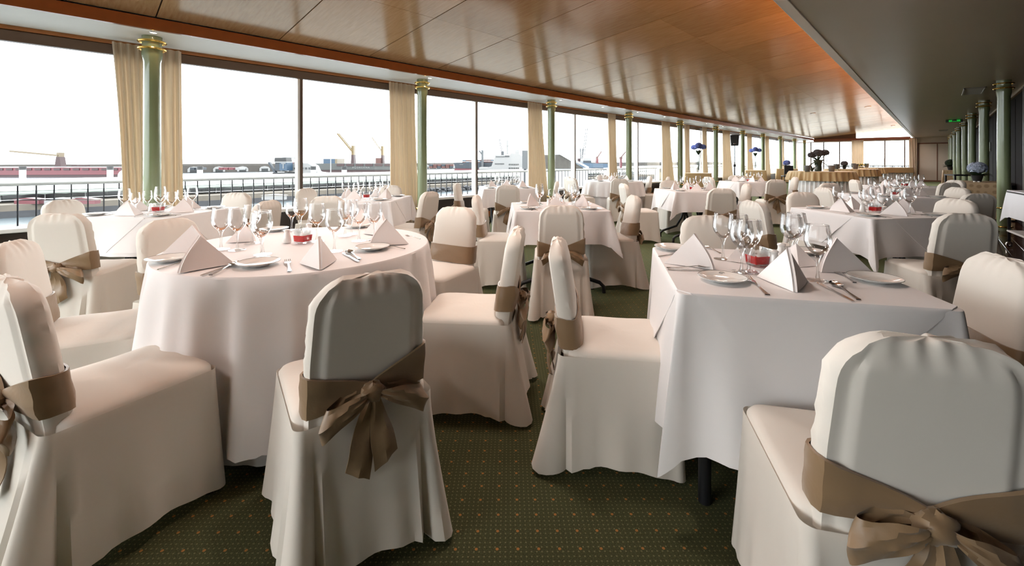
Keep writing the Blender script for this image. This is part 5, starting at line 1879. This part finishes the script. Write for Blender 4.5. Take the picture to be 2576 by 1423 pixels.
for k, (u, v) in enumerate(((57, 470), (277, 466), (503, 462), (788, 455), (866, 452))):
    x, y = at(u, 74)
    thing('roof_vent', 'white roof pipe with black cap on the quay building, %s from the left' % ordn[k].replace('nearest', 'first'), 'pipe', (x, y, -1.9), 0, [('pipe', MB().lathe([(0.42, 0), (0.42, 1.6)], 14).data('pipe', OUTW)), ('cap', MB().lathe([(0.46, 1.6), (0.46, 2.2)], 14).data('cap', HBLK))], 'roof pipes of the quay building')
x, y = at(318, 73)
thing('radar_dome', 'white rounded drum on the quay roof at the left curtain edge', 'dome', (x, y, -1.9), 0, [('drum', MB().ball((0, 0, 0.6), 1.1, 1.1, 1.1, 16, 10).data('drum', OUTW)), ('hatch', MB().torus(0.5, 0.09, 0).data('hatch', HBLK))])
for k, (u, v, m_) in enumerate(((75, 505, HRED), (150, 501, HWHITE), (215, 498, HRED), (690, 476, HWHITE), (1150, 464, HRED), (1240, 462, HRED))):
    p = Px('quay_stall', 'small %s stall on the quay before the glass front, %s from the left' % ('red' if m_ is HRED else 'white', ordn[k].replace('nearest', 'first')), 'stall', u, 56 if u < 300 else 62, 'stalls on the quay')
    p.t.location[2] = -4.35
    ob('counter', MB().box(-1.6, 1.6, -0.4, 0.4, 0, 0.45).data('counter', m_, False), p.t)
    ob('canopy', MB().prism([(-1.8, 0.62), (1.8, 0.62), (0, 0.8)], -0.5, 0.5).data('canopy', m_, False), p.t)


def ship_crane(p, u, vtop, vmid, vbase, wpx, tip, post_m, head_m, y=4.0, flare=1.0, jw=0.9):
    b = p.poly('crane_post', post_m, [(u - wpx / 2 * flare, vbase), (u + wpx / 2 * flare, vbase), (u + wpx / 2, vmid), (u - wpx / 2, vmid)], 2.5, y, label=None)
    h = p.box('crane_head', head_m, u - wpx * 0.45, u + wpx * 0.45, vtop, vmid, 2.2, y + 0.1)
    for dy in (0.3, 1.7):
        p.beam('jib', head_m, (u, vmid - (vmid - vtop) * 0.3), tip, jw * 0.5, y + dy, h)
    for k in range(1, 6):
        f = k / 6
        c = (u + (tip[0] - u) * f, vmid - (vmid - vtop) * 0.3 + (tip[1] - vmid + (vmid - vtop) * 0.3) * f)
        q = ob('jib_brace', MB().bar((p.X(c[0]), y + 0.3, p.Z(c[1])), (p.X(c[0]), y + 1.7, p.Z(c[1])), jw * 0.35, jw * 0.35).data('jib_brace', head_m, False), h)


p = Px('cargo_ship', 'long crimson cargo ship behind the first window', 'ship', 100, 190, 'ships in the harbour')
p.poly('hull', HRED, [(-330, 441), (324, 439), (340, 421), (-330, 422)], 14)
p.poly('boot_stripe', HDRED, [(-330, 449), (322, 447), (326, 437), (-330, 439)], 13.6, 0.2, label='dark maroon lower hull')
p.box('deck_rail', HWHITE, -330, 330, 418.8, 420.6, 0.6, 0)
for k in range(22):
    p.box('bulwark_port', HDRED, -200 + 24 * k, -184 + 24 * k, 423, 428, 0.3, -0.2)
ship_crane(p, 115, 383, 394, 420, 9, (-10, 379.5), HDRED, HCREAM, 5, 1.9, 1.5)
ship_crane(p, 296, 383, 395, 420, 8, (326, 364), HDRED, HCREAM, 5, 1.9, 1.2)
p.box('deck_house', HDRED, 156, 170, 415.5, 420, 6, 4)
p = Px('harbour_tug', 'tug with blue funnel marked T and black boom, before the grey ship', 'ship', 700, 150, 'ships in the harbour')
p.poly('hull', HBLK, [(684, 446), (722, 446), (724, 434), (686, 434)], 6)
p.poly('boom', HNAVY, [(688, 440), (693, 440), (673, 407), (669, 409)], 1.2, 1)
p.box('funnel', HNAVY, 687, 699, 409, 429, 4, 1.2)
f_ = p.box('funnel', HBLUE, 699, 718, 409, 429, 4, 1.0)
p.box('funnel_band', HWHITE, 687, 717, 406.4, 409, 4.2, 0.9)
p.poly('funnel_top', HBLK, [(686, 406.4), (716.5, 406.4), (715, 395.5), (687, 396.5)], 4, 1.0)
p.text('T', HWHITE, 709, 418, 15, 0.94)
p = Px('patrol_boat', 'white harbour vessel with red trim and thin mast left of the grey ship', 'ship', 745, 155, 'ships in the harbour')
p.poly('hull', HWHITE, [(716, 446), (805, 447), (822, 437), (790, 433), (716, 430)], 7)
p.poly('wheelhouse', HWHITE, [(722, 432), (790, 432), (783, 417), (770, 410), (735, 410), (728, 420)], 5, 1)
for k in range(5):
    p.box('porthole', HWIN, 737 + 9 * k, 742 + 9 * k, 421, 425.5, 0.3, 0.8)
p.box('red_band', HRED, 716, 728, 408, 422, 4, 1.3)
p.beam('mast', HWHITE, (731.5, 411), (731.5, 362), 0.28, 3)
p.box('crosstree', HBLK, 724, 739, 396.5, 398, 1.0, 2.6)
p = Px('cargo_ship', 'grey cargo ship with yellow cranes and white name on its side', 'ship', 880, 180, 'ships in the harbour')
p.poly('hull', HGREY, [(805, 427), (1010, 427), (1010, 411), (782, 411)], 13)
p.poly('boot_stripe', HDRED, [(812, 434), (1010, 432), (1010, 425.5), (804, 426)], 12.6, 0.2, label='maroon lower hull')
for k in range(6):
    p.box('hold', HDRED, 847 + 24 * k, 866 + 24 * k, 412, 417.5, 0.3, -0.2)
p.box('deck_house', HBLUE, 808, 843, 399, 411, 8, 2)
p.box('deck_house', HCREAM, 838, 843.5, 399, 411, 8.2, 1.9)
p.text('AÇOREANA', HWHITE, 908, 421.3, 4.9, -0.08, spacing=1.35)
ship_crane(p, 877.5, 365, 389, 412, 6.5, (838, 334), HDRED, HYEL, 4, 1.25, 1.2)
ship_crane(p, 953.5, 366, 390, 412, 5.5, (925, 343), HDRED, HYEL, 4, 1.25, 0.5)
p.box('container', HORANGE, 939, 952, 397, 412, 5, 3)
p = Px('light_pole', 'tall white lamp pole on the quay before the grey ship', 'lamp post', 832, 90)
p.t.location[2] = -2
p.d = 90
ob('pole', MB().lathe([(0.12, 0), (0.09, 6.2)], 8).data('pole', HWHITE), p.t)
ob('lamp_head', MB().bbox(-0.9, 0.1, -0.1, 0.1, 6.1, 6.25, .02).data('lamp_head', HWHITE, False), p.t)
p = Px('container_ship', 'navy container ship bow with red waterline and small white name', 'ship', 1190, 190, 'ships in the harbour')
p.poly('hull', HNAVY, [(1146, 423), (1250, 424), (1250, 408), (1141, 409)], 14)
p.poly('boot_stripe', HRED, [(1141, 428.5), (1250, 428.5), (1250, 422.5), (1146, 422.5)], 13.6, 0.2, label='red waterline')
for k in range(6):
    p.box('name_mark', HWHITE, 1156 + 1.6 * k, 1157 + 1.6 * k, 413.2, 414.4, 0.2, -0.15)
for i in range(9):
    for j in range(2):
        p.box('container', HORANGE if (i * 3 + j) % 4 else HBLUE, 1161.5 + 9.2 * i, 1170 + 9.2 * i, 402.3 + 4 * j - (1 if i > 4 else 0), 406 + 4 * j - (1 if i > 4 else 0), 8, 2)
p.box('crane_post', HSTEEL, 1212, 1217, 378, 421, 2.2, -3)
p.beam('jib', HSTEEL, (1213, 388), (1206, 379), 0.6, -2)
p = Px('container_stack', 'rusty containers stacked on the far quay left of the navy ship', 'containers', 1110, 230, 'container stacks')
for i in range(6):
    for j in range(2):
        p.box('container', HORANGE if (i + j) % 3 else HNAVY, 1079 + 10.5 * i, 1088 + 10.5 * i, 413 + 5 * j, 417.7 + 5 * j, 6, 0)
p = Px('container_stack', 'small coloured containers on the far quay behind the first curtain', 'containers', 500, 230, 'container stacks')
for i, (u, m_) in enumerate(((478, HNAVY), (492, HNAVY), (550, HRED), (562, HRED), (575, HRED), (592, HWHITE))):
    p.box('container', m_, u, u + 11, 421, 427, 5, 0)
p = Px('white_ferry', 'large white ferry with rows of dark windows', 'ship', 1275, 170, 'ships in the harbour')
p.poly('hull', HWHITE, [(1205, 428), (1322, 428), (1322, 418), (1236, 418), (1225, 421), (1205, 421)], 12)
p.poly('superstructure', HWHITE, [(1236, 418), (1320, 418), (1314, 392), (1245, 392)], 10, 1)
p.poly('superstructure', HWHITE, [(1244, 392), (1312, 392), (1306, 386), (1286, 385), (1282, 390), (1245, 389)], 8, 2)
p.box('waterline', HBLK, 1205, 1322, 426.5, 428.5, 11.8, -0.1)
for k in range(6):
    for v in (412, 421.2):
        p.box('window', HWIN, 1280 + 4.4 * k, 1282.8 + 4.4 * k, v, v + 3, 0.3, 0.75 if v < 418 else -0.2)
for k in range(8):
    p.box('window', HWIN, 1245 + 3 * k, 1246.6 + 3 * k, 410.5, 413, 0.3, 0.75)
    p.box('window', HWIN, 1247 + 2.9 * k, 1249 + 2.9 * k, 393, 394.6, 0.3, 0.75)
p.box('window', HWIN, 1270, 1281, 391.2, 394, 0.3, 0.7)
p.beam('mast', HWHITE, (1276, 388), (1276, 352), 0.7, 5)
p.box('radar', HWHITE, 1271, 1281, 364, 366, 1.4, 4.5)
p.beam('funnel', HWHITE, (1301, 388), (1301, 376), 1.6, 5)
p = Px('harbour_crane', 'thin grey lattice crane behind the white ferry', 'crane', 1262, 200, 'harbour cranes')
for du in (0, 4):
    p.beam('jib', HSTEEL, (1262 + du, 388), (1255.5 + du * 0.5, 348), 0.3)
for k in range(9):
    v = 350 + 4.4 * k
    p.beam('jib_brace', HSTEEL, (1255.7 + 0.72 * k, v), (1258.5 + 0.84 * k, v + 3), 0.18)
p.box('base', HSTEEL, 1260, 1268, 380, 390, 2)
p.box('pedestal', HSTEEL, 1262, 1266, 390, 444, 2)

SLATE = mat('grey_brown_tiles', (0.040, 0.036, 0.031), 0.85, noise=(1.5, 0.35), bump=(3, 0.8))
p = Px('gabled_shed', 'shed with grey-brown tiled gable roof and white eaves beyond the third column', 'building', 1400, 75)
p.t.location[2] = -3.5
zz = lambda v: H + (HY - v) / F * 75 + 3.5
pr = MB()
pr.prism([(p.X(1318), zz(424)), (p.X(1470), zz(424)), (p.X(1409), zz(388.5)), (p.X(1372), zz(389)), (p.X(1318), zz(401))], 0, 9)
ob('roof', pr.data('roof', SLATE, False), p.t)
ob('eaves_board', MB().bar((p.X(1398), -0.2, zz(379)), (p.X(1480), -0.2, zz(421.5)), 0.22, 0.30).data('eaves_board', OUTW, False), p.t)
ob('wall', MB().box(p.X(1310), p.X(1480), 0.3, 8.8, 0, zz(423)).data('wall', OUTW, False), p.t)
p = Px('grey_container', 'upright grey panel box at the right end of the ferry', 'container', 1321, 60)
p.t.location[2] = -2.5
ob('body', MB().box(-0.42, 0.42, 0, 1.2, 2.6, 5.2).box(-0.2, 0.2, 0.3, 0.8, 0, 2.6).data('body', HSTEEL, False), p.t)
p = Px('harbour_crane', 'tall grey lattice crane over the blue ship', 'crane', 1463, 210, 'harbour cranes')
for a_, b_ in ((1461, 1460), (1465, 1466)):
    p.beam('mast', HSTEEL, (a_, 410), (b_, 373), 0.5)
for k in range(6):
    p.beam('mast_brace', HSTEEL, (1460.3, 376 + 5 * k), (1465.6, 379 + 5 * k), 0.3)
for a_, b_ in ((1466, 1474), (1470, 1478)):
    p.beam('jib', HSTEEL, (a_, 392), (b_, 322), 0.3)
for k in range(12):
    p.beam('jib_brace', HSTEEL, (1466.4 + 0.66 * k, 389 - 5.7 * k), (1470.4 + 0.66 * k, 386 - 5.7 * k), 0.2)
p.box('base', HDRED, 1454, 1466, 398, 406, 3)
p.box('pedestal', HSTEEL, 1457, 1464, 406, 443, 3)
p = Px('cargo_ship', 'blue ship with white bridge and orange crane near the fourth column', 'ship', 1490, 185, 'ships in the harbour')
p.poly('hull', HBLUE, [(1462, 422), (1530, 422), (1534, 412), (1455, 409)], 12)
p.box('bridge', HWHITE, 1470, 1489, 398, 410, 8, 2)
p.box('bridge_side', HNAVY, 1469, 1490, 404, 411, 8.2, 1.9)
ship_crane(p, 1506.5, 393, 399, 414, 5, (1518, 380), HRED, HORANGE, 3, 1.2, 0.6)
p = Px('harbour_crane', 'orange harbour crane between the fourth curtain and column', 'crane', 1563, 210, 'harbour cranes')
p.box('crane_post', HRED, 1560.5, 1565, 400, 443, 2)
p.box('crane_head', HORANGE, 1560, 1566, 394, 400, 2.2)
p.beam('jib', HORANGE, (1563, 396), (1576, 381), 0.5, 1)
p = Px('lattice_tower', 'thin white lattice tower right of the fourth column', 'tower', 1597, 200)
for a_, b_ in ((1594.5, 1596.5), (1599.5, 1597.5)):
    p.beam('leg', HWHITE, (a_, 424), (b_, 388), 0.3)
for k in range(6):
    p.beam('brace', HWHITE, (1594.6 + 0.3 * k, 421 - 6 * k), (1599.4 - 0.3 * k, 418 - 6 * k), 0.2)
for k in range(9):
    u = 2080 + 24 * k
    if 2144 < u < 2172:
        continue
    p = Px('sailboat_mast', '%s faint sailing mast seen through the end windows, counted from the left' % ordn[k].replace('nearest', 'first'), 'mast', u, 160, 'sailing masts beyond the end windows')
    p.beam('mast', HSTEEL, (u, 418), (u, 380 + 9 * ((k * 7) % 4)), 0.16)
    p.box('hull', HWHITE, u - 14, u + 14, 416, 421, 3, -1.5)
